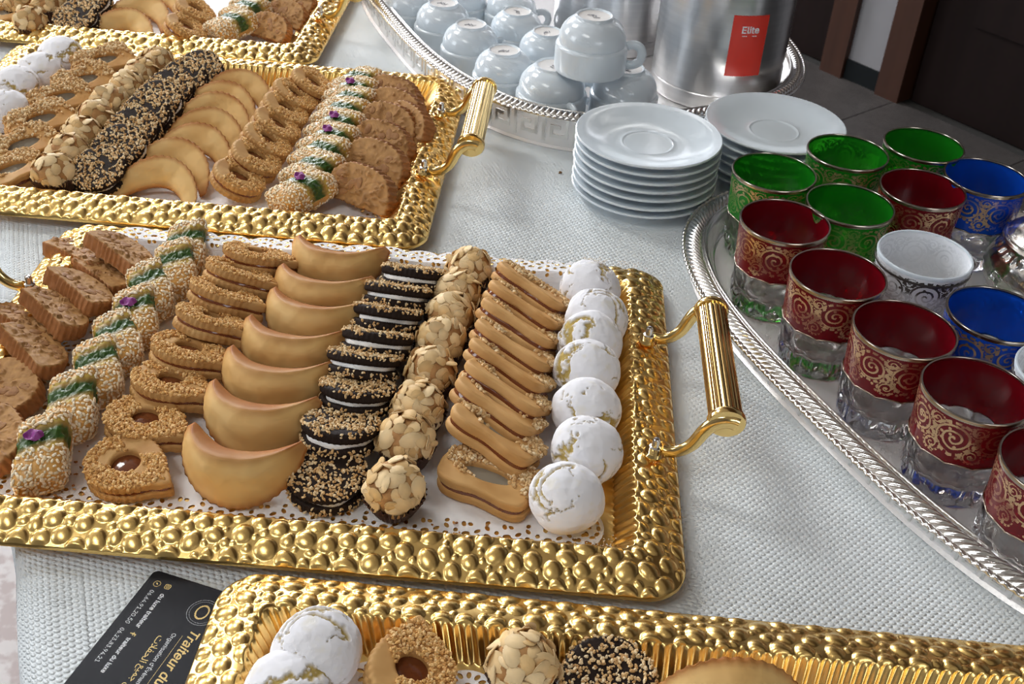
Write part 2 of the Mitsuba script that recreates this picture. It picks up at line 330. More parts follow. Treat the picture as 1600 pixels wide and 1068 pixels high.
# ---------------------------------------------------------------- table cloth
def edge_left(y): return -0.277 - 0.453 * (y - 0.4486)
def edge_right(y): return 0.275 + 0.842 * (1.12 - y)
def make_cloth():
    y0, y1 = -0.45, 1.72
    top = Polygon([(edge_left(y0), y0), (edge_right(y0), y0), (edge_right(y1), y1), (edge_left(y1), y1)])
    top = top.buffer(-0.06).buffer(0.06, quad_segs=12)
    n = 900
    c = np.array(top.exterior.coords)[::-1] if not top.exterior.is_ccw else np.array(top.exterior.coords)
    ring = np.array([top.exterior.interpolate(k / n, normalized=True).coords[0] for k in range(n)])
    if not top.exterior.is_ccw: ring = ring[::-1]
    tang = np.roll(ring, -2, 0) - np.roll(ring, 2, 0); out = nrm(np.stack([tang[:, 1], -tang[:, 0]], -1))
    s = np.arange(n) / n * top.length
    # the drop: rounded over the edge, then hanging in folds down towards the floor
    rings = []
    for off, dz, fold in ((-0.030, 0.0, 0), (-0.020, 0.0, 0), (-0.016, 0.0006, 0), (-0.012, 0.0004, 0), (-0.006, -0.0012, 0), (-0.002, -0.003, 0), (0.0012, -0.0065, 0), (0.003, -0.012, .001), (0.004, -0.03, .003), (0.006, -0.08, .008), (0.010, -0.2, .014), (0.016, -0.4, .02), (0.02, -0.62, .024)):
        w = off + fold * np.sin(s * 2 * PI / 0.16 + 1.5 * np.sin(s * 7))
        p = ring + out * w[:, None] if np.ndim(w) else ring + out * w
        rings.append(np.c_[p, np.full(n, dz)])
    V = np.stack(rings, 1).reshape(-1, 3); k = len(rings)
    F = grid_faces(n, k, wrap_u=True)
    drop = trimesh.Trimesh(V, F, process=False); drop.invert()
    # the flat top, a fine grid with faint creases
    inner = Polygon(rings[0][:, :2])
    g = 0.008
    X, Y = np.meshgrid(np.arange(-1.0, 1.7, g), np.arange(-0.5, 1.8, g), indexing='ij')
    from shapely import contains_xy
    nx, ny = X.shape
    inside = contains_xy(inner.buffer(-0.003), X, Y)
    P = np.stack([X, Y, X * 0], -1)
    # snap the boundary cells: cover by triangulating the rim
    idx = -np.ones(X.shape, int); idx[inside] = np.arange(inside.sum())
    a, b, c_, d = idx[:-1, :-1], idx[1:, :-1], idx[1:, 1:], idx[:-1, 1:]
    ok = (a >= 0) & (b >= 0) & (c_ >= 0) & (d >= 0)
    F1 = np.vstack([np.stack([a[ok], b[ok], c_[ok]], 1), np.stack([a[ok], c_[ok], d[ok]], 1)])
    P1 = P[inside]
    m1 = trimesh.Trimesh(P1, F1, process=False)
    # strip between the grid and the ring
    edges = np.sort(m1.edges, 1); u, cnt = np.unique(edges, axis=0, return_counts=True); bd = u[cnt == 1]
    import networkx as nx_
    G = nx_.Graph(); G.add_edges_from(bd.tolist())
    loop = max(nx_.cycle_basis(G), key=len)
    strip = Polygon(inner.exterior.coords, [P1[loop][:, :2]])
    vs, fs = trimesh.creation.triangulate_polygon(strip, engine='earcut')
    m2 = trimesh.Trimesh(np.c_[vs, np.zeros(len(vs))], fs, process=False)
    m = cat([m1, m2]); m.remove_unreferenced_vertices()
    fn = m.face_normals[:, 2] < 0; F = np.array(m.faces); F[fn] = F[fn][:, ::-1]
    V = np.array(m.vertices)
    def crease(p, q, w, h):
        p, q = np.array(p), np.array(q); d_ = (q - p) / np.linalg.norm(q - p); r = V[:, :2] - p
        t = r @ d_; s_ = r[:, 0] * d_[1] - r[:, 1] * d_[0]
        return h * np.exp(-(s_ / w) ** 2) * np.clip(np.minimum(t, np.linalg.norm(q - p) - t) / 0.03, 0, 1)
    z = crease((0.07, 0.52), (0.23, 0.50), 0.012, 0.0011) + crease((0.08, 0.68), (0.05, 0.93), 0.01, 0.0008) + crease((-0.06, 1.0), (0.06, 0.93), 0.012, 0.001) + crease((0.14, 0.3), (0.16, 0.62), 0.014, 0.001)
    m = trimesh.Trimesh(np.c_[V[:, :2], V[:, 2] + z], F, process=False)
    return m, drop
_top, _drop = make_cloth()
thing('tablecloth', 'white embossed cloth covering the whole table under the trays and saucers', 'tablecloth')
scene['tablecloth'] = ply(_top, 'cloth', True)
part('tablecloth', 'drop', ply(_drop, 'cloth', True))
principled('lit_floor_tone', proc(lambda p, n, uv: mix((0.50, 0.43, 0.42), (0.66, 0.62, 0.61), smoothstep(0.35, 0.65, fbm(p.x * 60, p.y * 60, 3.0)))), 0.95)  # pale tone puts bright daylight on the floor tile into the colour
_lit_slab = rbox(1.6, 1.1, 0.012, 0.02); _lit_slab.apply_transform(M_); _lit_slab.fix_normals(); _lit_slab.apply_translation([*(E1 * 1.15 + E2 * -0.30)[:2], FLOOR + 0.006])
thing('lit_floor_slab', 'added pale mottled floor slab with daylight put into its colour, left of the table', 'lit_floor')  # added slab in place of tile lit by daylight
scene['lit_floor_slab'] = ply(_lit_slab, 'lit_floor_tone')
#TABLE_END

# ---------------------------------------------------------------- gold trays
HA, HB = 0.237, 0.1694
def rrect(hx, hy, r, ns_x, ns_y, nc):
    """Counter-clockwise rounded rectangle with a fixed number of points per side and corner."""
    out = []
    for cx, cy, a0 in ((hx - r, -hy + r, -PI / 2), (hx - r, hy - r, 0), (-hx + r, hy - r, PI / 2), (-hx + r, -hy + r, PI)):
        a = a0 + np.linspace(0, PI / 2, nc, endpoint=False)
        out.append(np.stack([cx + r * np.cos(a), cy + r * np.sin(a)], -1))
        nxt = {-PI / 2: (hx, hy - r, hx, -hy + r, ns_y), 0: (-hx + r, hy, hx - r, hy, ns_x), PI / 2: (-hx, -hy + r, -hx, hy - r, ns_y), PI: (hx - r, -hy, -hx + r, -hy, ns_x)}[a0]
        t = np.linspace(0, 1, nxt[4], endpoint=False)[:, None]
        out.append((1 - t) * np.array([nxt[2], nxt[3]]) + t * np.array([nxt[0], nxt[1]]))
    return np.vstack(out)

def gold_tray_mesh(seed, fine):
    rng = np.random.default_rng(seed)
    A = dict(ns_x=620, ns_y=430, nc=48) if fine else dict(ns_x=430, ns_y=300, nc=34)
    outer = rrect(HA, HB, 0.024, **A); top_in = rrect(HA - 0.0285, HB - 0.0285, 0.010, **A); floor_o = rrect(HA - 0.040, HB - 0.040, 0.007, **A)
    n = len(outer)
    rings, Z, tag_ = [], [], []
    # underside lip, then the rim from the outer edge inwards
    rings.append(outer * 0.999); Z.append(np.full(n, 0.0095))
    W = np.linspace(0, 1, 46 if fine else 30)
    for w in W:
        rings.append((1 - w) * outer + w * top_in)
        Z.append(np.full(n, 0.0120 + 0.0085 * math.sin(min(w * 1.06, 1.0) * PI / 2)))
    rim = np.stack(rings[1:], 1); zr = np.stack(Z[1:], 1)
    # hammered bosses packed over the rim
    cand = []
    grid = cKDTree(rim[:, ::2].reshape(-1, 2))
    pts, rad = [], []
    for R, tries in ((0.0056, 2200), (0.0047, 5000), (0.0039, 7000), (0.0028, 9000), (0.0020, 7000)):
        ij = rng.integers(0, n, tries), rng.uniform(0.02, 0.96, tries)
        C = outer[ij[0]] * (1 - ij[1][:, None]) + top_in[ij[0]] * ij[1][:, None]
        for c in C:
            r = R * rng.uniform(0.9, 1.12)
            if pts:
                d = np.hypot(*(np.array(pts) - c).T)
                if (d < 0.94 * (np.array(rad) + r)).any(): continue
            pts.append(c); rad.append(r)
    pts, rad = np.array(pts), np.array(rad)
    tree = cKDTree(pts); flat = rim.reshape(-1, 2)
    d, k = tree.query(flat, k=6)
    stretch = rng.uniform(0.88, 1.14, len(pts)); ang = rng.uniform(0, PI, len(pts))
    best = np.zeros(len(flat))
    for q in range(6):
        v = flat - pts[k[:, q]]; c, s = np.cos(ang[k[:, q]]), np.sin(ang[k[:, q]])
        e = np.hypot((v[:, 0] * c + v[:, 1] * s) / stretch[k[:, q]], (v[:, 1] * c - v[:, 0] * s) * stretch[k[:, q]]) / rad[k[:, q]]
        h = rad[k[:, q]] * 0.36 * np.clip(1 - e ** 2, 0, 1) ** 0.75
        best = np.maximum(best, h)
    fade = np.clip(np.minimum(W / 0.06, (1 - W) / 0.05), 0, 1)
    zr = zr + best.reshape(n, len(W)) * fade[None]
    # the fluted wall
    per = np.r_[0, np.cumsum(np.linalg.norm(np.diff(top_in, axis=0), axis=1))]; length = per[-1] + np.linalg.norm(top_in[0] - top_in[-1])
    flutes = round(length / 0.0062)
    wave = np.cos(per / length * flutes * 2 * PI)
    tang = np.roll(top_in, -1, 0) - np.roll(top_in, 1, 0); nin = nrm(np.stack([-tang[:, 1], tang[:, 0]], -1))
    wr, wz = [], []
    for w in np.linspace(0.06, 1, 13):
        amp = 0.0012 * math.sin(PI * min(1, w * 0.9 + 0.05)) ** 0.6
        p = (1 - w) * top_in + w * floor_o + nin * (amp * wave)[:, None]
        wr.append(p); wz.append(0.0205 - 0.0185 * (w ** 1.15) + 0.0009 * wave * math.exp(-w * 12))
    for sc in (0.97, 0.9, 0.0):
        wr.append(floor_o * sc); wz.append(np.full(n, 0.0018))
    P = np.concatenate([np.stack(rings, 1), np.stack(wr, 1)], 1)
    ZZ = np.concatenate([np.full((n, 1), 0.0095), zr, np.stack(wz, 1)], 1)
    V = np.concatenate([P, ZZ[..., None]], -1).reshape(-1, 3)
    F = grid_faces(n, P.shape[1], wrap_u=True)
    m = trimesh.Trimesh(V, F, process=False)
    return m

def tray_handle():
    """Parts of the handle at the +x end."""
    parts = []
    arms = []
    for s in (-1, 1):
        pts = spline([(HA - 0.012, s * 0.0600, 0.0255), (HA - 0.002, s * 0.0602, 0.0262), (HA + 0.006, s * 0.0606, 0.033), (HA + 0.012, s * 0.0612, 0.0455), (HA + 0.020, s * 0.0615, 0.0535), (HA + 0.030, s * 0.0615, 0.0535)], 30)
        parts.append(('handle_arm', ply(tube(pts, np.linspace(0.0032, 0.0042, 30), 14, flat=(1.25, 0.8)), 'gold_polished', 40), None, None))
        w = lathe([(0, .0222), (.0068, .0222), (.0072, .0235), (.0060, .0252), (0, .0252)], 28); w.apply_translation([HA - 0.016, s * 0.0597, 0])
        parts.append(('washer', ply(w, 'gold_polished', 40), None, None))
        b = lathe([(0, .0240), (.0038, .0245), (.0038, .0282), (.0026, .0288), (.0024, .0335), (.0016, .0345), (0, .0348)], 24); b.apply_translation([HA - 0.016, s * 0.0597, 0])
        parts.append(('bolt', ply(b, 'silver', 40), None, None))
    # fluted half-round grip
    n = 96; g = np.arange(n) * 2 * PI / n
    prof = 0.0106 * (1 - 0.055 * (0.5 + 0.5 * np.cos(g * 20)) ** 2)
    X = prof * np.cos(g); Zc = prof * np.sin(g) * 0.86
    rings = []
    for y, sc in ((-0.0575, 0.0), (-0.0575, 0.96), (-0.057, 1.0), (0.057, 1.0), (0.0575, 0.96), (0.0575, 0.0)):
        rings.append(np.stack([X * sc, np.full(n, y), Zc * sc], -1))
    V = np.stack(rings, 0).reshape(-1, 3)
    m = trimesh.Trimesh(V, grid_faces(6, n, wrap_v=True), process=False); m.apply_translation([HA + 0.024, 0, 0.053]); m.fix_normals()
    parts.append(('grip', ply(m, 'gold_polished', 30), None, None))
    for s in (-1, 1):
        c = lathe([(0, 0), (.0112, 0), (.0120, .001), (.0120, .0035), (.0112, .0055), (0, .0058)], 40)
        c.apply_transform(trimesh.transformations.rotation_matrix(-s * PI / 2, [1, 0, 0])); c.apply_scale([1, 1, 0.88]); c.apply_translation([HA + 0.024, s * 0.0572, 0.053])
        parts.append(('end_cap', ply(c, 'gold_polished', 40), None, None))
    return parts

tray_shapes = [ply(gold_tray_mesh(s, f), 'gold', True) for s, f in ((1, True), (2, False))]
handle_parts = tray_handle()
TRAYS = {  # name: x, y, turn
    'middle': (-0.1263, 0.5994, math.degrees(-0.0225)), 'second': (-0.3053, 0.9491, math.degrees(-0.0366)),
    'far': (-0.458, 1.2976, math.degrees(-0.030)), 'near': (0.0833, 0.2478, math.degrees(-0.0322))}
TRAY_LABEL = {'middle': 'large gold hammered tray in the middle, holding eight rows of pastries',
              'second': 'gold hammered tray behind the middle one, its grip beside the silver cup tray',
              'far': 'farthest gold hammered tray, cut by the top of the photo',
              'near': 'nearest gold hammered tray, overlapping the black card at the bottom of the photo'}
TRAY_SAY = {'middle': 'on the middle gold tray', 'second': 'on the second-farthest gold tray', 'far': 'on the farthest gold tray', 'near': 'on the nearest gold tray'}
for k, (nm, (x, y, a)) in enumerate(TRAYS.items()):
    t = thing('serving_tray', TRAY_LABEL[nm], 'tray', 'gold hammered serving trays')
    Tm = T().translate([x, y, 0.0]).rotate([0, 0, 1], a)
    scene[t] = {**tray_shapes[1 if nm in ('second', 'far') else 0], 'to_world': Tm}
    put(t, handle_parts, Tm)
    put(t, handle_parts, Tm @ T().translate([0, -0.032 if nm == 'near' else 0, 0]).rotate([0, 0, 1], 180))

# ---------------------------------------------------------------- lace paper doilies
def doily_mesh(stand):
    ax, ay = 0.183, 0.1235   # half size of the plain field
    shape = sbox(-ax, -ay, ax, ay + (0.035 if stand else -0.006))
    bumps, holes = [], []
    def along(n, fx, fy, dx, dy, a, b, out):
        for i in range(n):
            t = (i + 0.5) / n
            x, y = fx + (dx - fx) * t, fy + (dy - fy) * t
            bumps.append(affinity.scale(Point(x, y).buffer(1, 12), a if out[0] == 0 else b, b if out[0] == 0 else a))
            for q in range(-2, 3):
                ang = q * 0.62
                hx = x + (a * 0.60 * math.sin(ang) if out[0] == 0 else out[0] * b * 0.62 * math.cos(ang))
                hy = y + (out[1] * b * 0.62 * math.cos(ang) if out[0] == 0 else a * 0.60 * math.sin(ang))
                holes.append(affinity.rotate(affinity.scale(Point(hx, hy).buffer(1, 4), 0.0013, 0.0021), math.degrees(-ang if out[0] == 0 else ang)))
            for q, (u, v) in enumerate(((0, -0.1), (-0.45, -0.5), (0.45, -0.5), (0, -0.95), (-0.9, -0.2), (0.9, -0.2), (0, -1.6), (0.8, -1.3), (-0.8, -1.3))):
                hx, hy = (x + u * a, y + out[1] * v * b * 0.8) if out[0] == 0 else (x + out[0] * v * b * 0.8, y + u * a)
                holes.append(affinity.rotate(affinity.scale(Point(hx, hy).buffer(1, 4), 0.0022 if q % 2 else 0.0017, 0.0014), q * 40))
    along(15, -ax, -ay, ax, -ay, 0.0128, 0.0085, (0, -1)); yt = ay + (0.035 if stand else -0.006); along(15, -ax, yt, ax, yt, 0.0128, 0.0085, (0, 1))
    along(10, -ax, -ay, -ax, yt, 0.0135, 0.0085, (-1, 0)); along(10, ax, -ay, ax, yt, 0.0135, 0.0085, (1, 0))
    s = union_all([shape] + bumps).difference(union_all(holes))
    # cut into strips so that the far edge can stand up against the tray wall
    ms = []
    ys = [-0.16, -0.115, -0.1, -0.05, 0, 0.05, 0.095, 0.112, 0.118, 0.122, 0.126, 0.130, 0.134, 0.138, 0.142, 0.1485, 0.151, 0.155, 0.16, 0.166, 0.175]
    for y0, y1 in zip(ys[:-1], ys[1:]):
        g = s.intersection(sbox(-1, y0, 1, y1))
        for p in getattr(g, 'geoms', [g]):
            if p.geom_type == 'Polygon' and p.area > 1e-9:
                v, f = trimesh.creation.triangulate_polygon(p, engine='earcut')
                ms.append(trimesh.Trimesh(np.c_[v, np.zeros(len(v))], f, process=False))
    m = cat(ms); V = np.array(m.vertices)
    t = np.clip(V[:, 1] - 0.1265, 0, None); up_ = np.minimum(t, 0.0240); flat_ = t - up_
    V[:, 2] = 0.0026 + up_ * 0.90 + 0.0008 * np.sin(V[:, 0] * 90) * np.clip(t / 0.01, 0, 1); V[:, 1] += up_ * 0.44 - t + flat_
    up = np.array(m.faces); a = trimesh.Trimesh(V, up, process=False)
    flip = a.face_normals[:, 2] < 0; up[flip] = up[flip][:, ::-1]
    low = V - [0, 0, 0.0003]
    return trimesh.Trimesh(np.vstack([V, low]), np.vstack([up, up[:, ::-1] + len(V)]), process=False)
doily_ply = {k: ply(doily_mesh(k), 'doily_paper', False) for k in (True, False)}
for nm, (x, y, a) in TRAYS.items():
    t = thing('doily', f'white lace paper doily lying under the pastries {TRAY_SAY[nm]}', 'doily', 'paper doilies in the gold trays')
    scene[t] = {**doily_ply[nm == 'middle'], 'to_world': T().translate([x, y, 0.0]).rotate([0, 0, 1], a)}
#TRAYS_END

# ---------------------------------------------------------------- pastries: one prototype of each kind
N3 = meshkit.fbm
def ncol(P, seed, f=60, o=3): return N3(np.asarray(P) * f + seed * 7.31, o, seed)[:, None]
NUTS = [srgb(220, 190, 142), srgb(204, 168, 116), srgb(230, 208, 168), srgb(186, 146, 96)]
NUTS_GOLD = [srgb(216, 174, 112), srgb(204, 158, 94), srgb(226, 190, 134), srgb(192, 142, 82)]
SEEDS = [srgb(238, 222, 190), srgb(228, 206, 168), srgb(244, 232, 206)]

def ring_cookie(outer, inner, z0, z1, round_=0.0022, n=120, seed=0):
    """A flat biscuit with outline outer(theta) and hole inner(theta) (None: solid), edges rounded."""
    th = np.arange(n) * 2 * PI / n; ro = outer(th); ri = inner(th) if inner is not None else np.zeros(n)
    loop = []
    q = np.linspace(0, PI / 2, 4)
    zb = z0
    def pr(w_off, z): return loop.append((w_off, z))
    # outer edge from the bottom up, top, inner edge down
    for a in q: pr(('o', round_ * (1 - math.sin(a))), z0 + round_ * (1 - math.cos(a)))
    for a in q: pr(('o', round_ * (1 - math.cos(a))), z1 - round_ * (1 - math.sin(a)))
    for w in np.linspace(0.12, 0.88, 7): pr(('m', w), z1)
    if inner is not None:
        for a in q[::-1]: pr(('i', round_ * (1 - math.cos(a))), z1 - round_ * (1 - math.sin(a)))
        for a in q[::-1]: pr(('i', round_ * (1 - math.sin(a))), z0 + round_ * (1 - math.cos(a)))
    else: pr(('i', 0), z1); pr(('i', 0), z0)
    R, Z = [], []
    for (kind, v), z in loop:
        if kind == 'o': r = ro - v
        elif kind == 'i': r = ri + v
        else: r = (ro - round_) * (1 - v) + (ri + round_) * v
        R.append(r); Z.append(np.full(n, z))
    R, Z = np.stack(R, 1), np.stack(Z, 1)
    V = np.stack([R * np.cos(th)[:, None], R * np.sin(th)[:, None], Z], -1).reshape(-1, 3)
    m = trimesh.Trimesh(V, grid_faces(n, len(loop), True, True), process=False)
    nn = N3(V * 220 + seed, 3, seed)[:, None] - 0.5; n2 = N3(V * 60 + seed, 2, seed + 3)[:, None] - 0.5
    c = V.mean(0) * [1, 1, 0] + [0, 0, (z0 + z1) / 2]
    m.vertices = V + nrm(V - c) * nn * 0.0008 + np.array([0, 0, 1]) * n2 * 0.0012
    m.fix_normals()
    return m

def baked_colors(m, pale, brown, edge, seed, zmid):
    V = np.asarray(m.vertices); N = np.asarray(m.vertex_normals)
    t = np.clip(1.5 * ncol(V, seed, 70) - 0.35, 0, 1); side = np.clip(1 - np.abs(N[:, 2:]), 0, 1) ** 2 * edge
    return (pale * (1 - t) + brown * t) * (1 - side) + brown * 0.8 * side

def outline_interp(knots):
    from scipy.interpolate import CubicSpline
    a = np.radians([k[0] for k in knots]); r = np.array([k[1] for k in knots]) / 1000
    cs = CubicSpline(np.r_[a, a[0] + 2 * PI], np.r_[r, r[0]], bc_type='periodic')
    return lambda th: cs((th - a[0]) % (2 * PI) + a[0])

# teardrop sandwich: point at +x
heart_out = outline_interp([(0, 35), (12, 29), (30, 24.5), (60, 22.5), (90, 22.5), (120, 23), (150, 23.5), (180, 23.5), (210, 23.5), (240, 23), (270, 22.5), (300, 22.5), (330, 24.5), (348, 29)])
crimp = lambda f, n=34, a=0.0005: (lambda th: f(th) + a * np.cos(th * n))
heart_in = lambda th: 0.0088 + 0.0012 * np.cos(th) + 0 * th
def make_heart(seed, jam='jam', layers=None, keep_nut=None):
    rng = np.random.default_rng(seed)
    pale, brown = srgb(206, 166, 108), srgb(170, 120, 64)
    lo = ring_cookie(crimp(heart_out), None, 0.0, 0.0062, seed=seed); hi = ring_cookie(crimp(heart_out), heart_in, 0.0078, 0.0145, seed=seed + 1)
    jamm = lathe([(0.0, .0063), (.0115, .0062), (.0125, .0078), (.0100, .0098), (.004, .0108), (0, .0110)], 32)
    fill = ring_cookie(lambda th: heart_out(th) - 0.0018, None, 0.0055, 0.0085, 0.0008, seed=seed)
    P, N = surface_points(hi, 2600, rng, lambda P, N: (N[:, 2] > 0.45) & (P[:, 0] + 0.6 * np.abs(P[:, 1]) < 0.031) & (P[:, 1] < 0.011 + 0.004 * np.sin(P[:, 0] * 150 + seed)) & (N3(P * 90 + seed, 2) > 0.33))
    nuts, C = scatter(P[:760], N[:760], 0.00125, rng, (1, 0.8, 0.7), 0.18, NUTS_GOLD, 0.2, align=False)
    return [('lower_biscuit', ply(lo, 'baked', True, color=baked_colors(lo, pale, brown, 0.5, seed, 0)), None, None),
            ('upper_biscuit', ply(hi, 'baked', True, color=baked_colors(hi, pale, brown, 0.5, seed + 4, 0)), None, None),
            ('filling', ply(fill, 'jam', True), 'thin dark filling between the biscuits', None),
            ('jam', ply(jamm, 'jam', True), 'glossy brown jam in the hole', None),
            ('nut_topping', ply(nuts, 'baked', False, color=C), 'chopped nuts', 'stuff')]

# dog-bone sandwich: long axis x
bone_out = outline_interp([(0, 32), (16, 33.5), (30, 33), (42, 27), (60, 19.5), (80, 16.5), (90, 16.2), (100, 16.5), (118, 19.5), (136, 25), (152, 29.5), (166, 31), (180, 31), (194, 31), (208, 29.5), (224, 25), (242, 19.5), (260, 16.5), (270, 16.2), (280, 16.5), (300, 19.5), (318, 27), (330, 33), (344, 33.5)])
bone_in = lambda th: 1.0 / np.sqrt((np.cos(th) / 0.0165) ** 2 + (np.sin(th) / 0.0062) ** 2)
def make_bone(seed):
    rng = np.random.default_rng(seed)
    pale, brown = srgb(210, 168, 110), srgb(178, 126, 68)
    lo = ring_cookie(bone_out, None, 0.0, 0.0062, seed=seed); hi = ring_cookie(bone_out, bone_in, 0.0082, 0.0150, seed=seed + 1)
    fill = ring_cookie(lambda th: bone_out(th) - 0.0016, None, 0.0056, 0.0090, 0.0008, seed=seed)
    gl = ring_cookie(lambda th: bone_in(th) + 0.001, None, 0.0088, 0.0112, 0.0005, seed=seed)
    P, N = surface_points(hi, 2200, rng, lambda P, N: (N[:, 2] > 0.3) & (P[:, 1] > -0.004 + 0.004 * np.sin(P[:, 0] * 160)) & (N3(P * 130 + seed, 2) > 0.27))
    nuts, C = scatter(P[:380], N[:380], 0.00150, rng, (1, 0.8, 0.7), 0.18, NUTS, 0.15, align=False)
    return [('lower_biscuit', ply(lo, 'baked', True, color=baked_colors(lo, pale, brown, 0.4, seed, 0)), None, None),
            ('upper_biscuit', ply(hi, 'baked', True, color=baked_colors(hi, pale, brown, 0.4, seed + 4, 0)), None, None),
            ('filling', ply(fill, 'jam', True), 'thin dark filling between the biscuits', None),
            ('glaze', ply(gl, 'glaze_grey', True), 'smooth grey-brown glaze in the hole', None),
            ('nut_topping', ply(nuts, 'baked', False, color=C), 'chopped nuts', 'stuff')]

def make_black(seed):
    rng = np.random.default_rng(seed)
    disc = lambda th: 0.0240 + 0.0004 * np.cos(th * 40) + 0 * th
    dark, dk2 = srgb(30, 21, 17), srgb(44, 32, 26)
    lo = ring_cookie(disc, None, 0.0, 0.0068, seed=seed); hi = ring_cookie(disc, None, 0.0094, 0.0164, seed=seed + 1)
    cream = ring_cookie(lambda th: (0.0206, 0.0214, 0.0224)[seed % 3] + 0.0009 * np.sin(th * 3 + seed) + 0.0005 * np.sin(7 * th), None, 0.0058, 0.0102, 0.0016, seed=seed)
    P, N = surface_points(hi, 1400, rng, lambda P, N: (N[:, 2] > 0.15) & (N3(P * 120 + seed, 2) > 0.32))
    P2, N2 = surface_points(lo, 700, rng, lambda P, N: (N[:, 2] < 0.4) & (np.hypot(P[:, 0], P[:, 1]) > 0.018) & (N3(P * 120 + seed, 2) > 0.34))
    P, N = np.vstack([P[:520], P2[:280]]), np.vstack([N[:520], N2[:280]])
    nuts, C = scatter(P, N, 0.00125, rng, (1.1, 0.75, 0.6), 0.18, NUTS, 0.3, align=False)
    return [('lower_biscuit', ply(lo, 'chocolate_dough', True, color=dark + (dk2 - dark) * ncol(lo.vertices, seed)), None, None),
            ('upper_biscuit', ply(hi, 'chocolate_dough', True, color=dark + (dk2 - dark) * ncol(hi.vertices, seed)), None, None),
            ('cream', ply(cream, 'cream', True), 'white cream between the dark biscuits', None),
            ('nut_topping', ply(nuts, 'baked', False, color=C), 'chopped nuts', 'stuff')]

def make_crescent(seed, arch=False):
    """Half-moon turnover standing on its crimped convex edge: chord along x, height along z, fat along y."""
    nu, nv = 90, 44
    u = np.linspace(-1, 1, nu)
    phi = u * math.radians(96)
    Ro, off = 0.0385, 0.0385
    po = np.stack([Ro * np.sin(phi), off - Ro * np.cos(phi)], -1)
    po[:, 1] = po[:, 1] * 0.98
    # concave inner edge
    pi_ = np.stack([0.0345 * u * (1 - 0.02 * u ** 2), (0.0275 + 0.0175 * np.abs(u) ** 2.0) if arch else (0.0355 + 0.0095 * np.abs(u) ** 2.3)], -1)
    w_loop = np.concatenate([np.linspace(0, 1, nv // 2, endpoint=False), np.linspace(1, 0, nv // 2, endpoint=False)])
    sgn = np.concatenate([np.full(nv // 2, -1.0), np.full(nv // 2, 1.0)])
    ww = w_loop
    thick = 0.0128 * np.sqrt(np.clip(ww / 0.10, 0, 1)) * np.clip(1 - ((ww - 0.34).clip(0) / 0.60) ** 1.7, 0, 1) + 0.0016 * np.sqrt(np.clip(ww / 0.10, 0, 1)) * (ww < 0.999)
    tip = np.clip(1 - np.abs(u) ** 3.2, 0, 1) ** 0.6
    V = np.zeros((nu, nv, 3))
    for j in range(nv):
        p = (1 - ww[j]) * pi_ + ww[j] * po
        if ww[j] > 0.85: p = p + nrm(po - pi_) * (0.0005 * np.sin(u * 66) * (ww[j] - 0.85) / 0.15)[:, None]
        V[:, j, 0], V[:, j, 2] = p[:, 0], p[:, 1]
        V[:, j, 1] = sgn[j] * thick[j] * tip * ((1.0 if sgn[j] < 0 else 0.75) if not arch else (0.8 if sgn[j] < 0 else 0.30)) + (0.0230 if arch else 0.0170) * np.abs(u) ** 1.8
    Vf = V.reshape(-1, 3)
    n1 = N3(Vf * 55 + seed * 3.7, 3, seed) - 0.5
    Vf[:, 1] += n1 * 0.0050 * np.sign(np.tile(sgn, nu)) * np.repeat(tip, nv)
    m = trimesh.Trimesh(Vf, grid_faces(nu, nv, False, True), process=False); m.fix_normals()
    pale, gold, brown = srgb(214, 182, 124), srgb(206, 156, 84), srgb(160, 98, 44)
    W = np.tile(ww, nu)[:, None]; U = np.repeat(np.abs(u), nv)[:, None]
    nz = ncol(Vf, seed, 45)
    t1 = np.clip(1 - W / 0.26, 0, 1) * 1.0 + np.clip((W - 0.84) / 0.14, 0, 1) * 0.9 + np.clip((U - 0.78) / 0.2, 0, 1) * 0.8
    t1 = np.clip(t1 + (nz - 0.5) * 0.7, 0, 1)
    c = pale * (1 - nz * 0.8) + gold * nz * 0.8
    c = c * (1 - t1) + brown * t1
    return [('turnover', ply(m, 'baked_glazed', True, color=c), None, None)]

def make_ghriba(seed, detail=5):
    m = trimesh.creation.icosphere(subdivisions=detail); D = np.array(m.vertices)
    r = 1 + 0.10 * (N3(D * 1.4 + seed * 5.1, 2, seed) - 0.5) + 0.05 * (N3(D * 5 + seed, 3, seed) - 0.5)
    a = N3(D * 1.25 + seed * 3.3, 2, seed + 11); b = N3(D * 9 + seed, 2, seed + 5); reg = N3(D * 1.1 + seed * 1.7, 2, seed + 21)
    line = np.abs(a - 0.5 + 0.17 * (b - 0.5) + 0.05 * (N3(D * 22 + seed, 2, seed + 6) - 0.5)); wid = 0.004 + 0.25 * np.clip(reg - 0.46, 0, 1)
    crack = np.clip(1.6 - line / wid, 0, 1) * (D[:, 2] > -0.5) * (reg > 0.42)
    r = r - 0.075 * crack + 0.02 * crack * (N3(D * 30 + seed, 2, seed) - 0.5)
    r += 0.012 * (N3(D * 14 + seed * 2, 3, seed + 8) - 0.5)
    V = D * r[:, None] * np.array([0.0228, 0.0228, 0.0170]); V[:, 2] = np.maximum(V[:, 2], -0.0145) + 0.0145
    m.vertices = V
    grain = N3(D * 26 + seed, 3, seed + 2)[:, None]
    white, yellow, tan = srgb(228, 228, 232), srgb(186, 166, 100), srgb(158, 132, 74)
    dust = np.clip((N3(D * 3 + seed * 2.2, 3, seed + 31)[:, None] - 0.60) * 5, 0, 1) * 0.35
    k = crack[:, None]
    c = (white * (1 - dust) + srgb(214, 206, 178) * dust) * (1 - k) + (yellow * grain + tan * (1 - grain)) * k
    return [('cookie', ply(m, 'powder', True, color=c), None, None)]

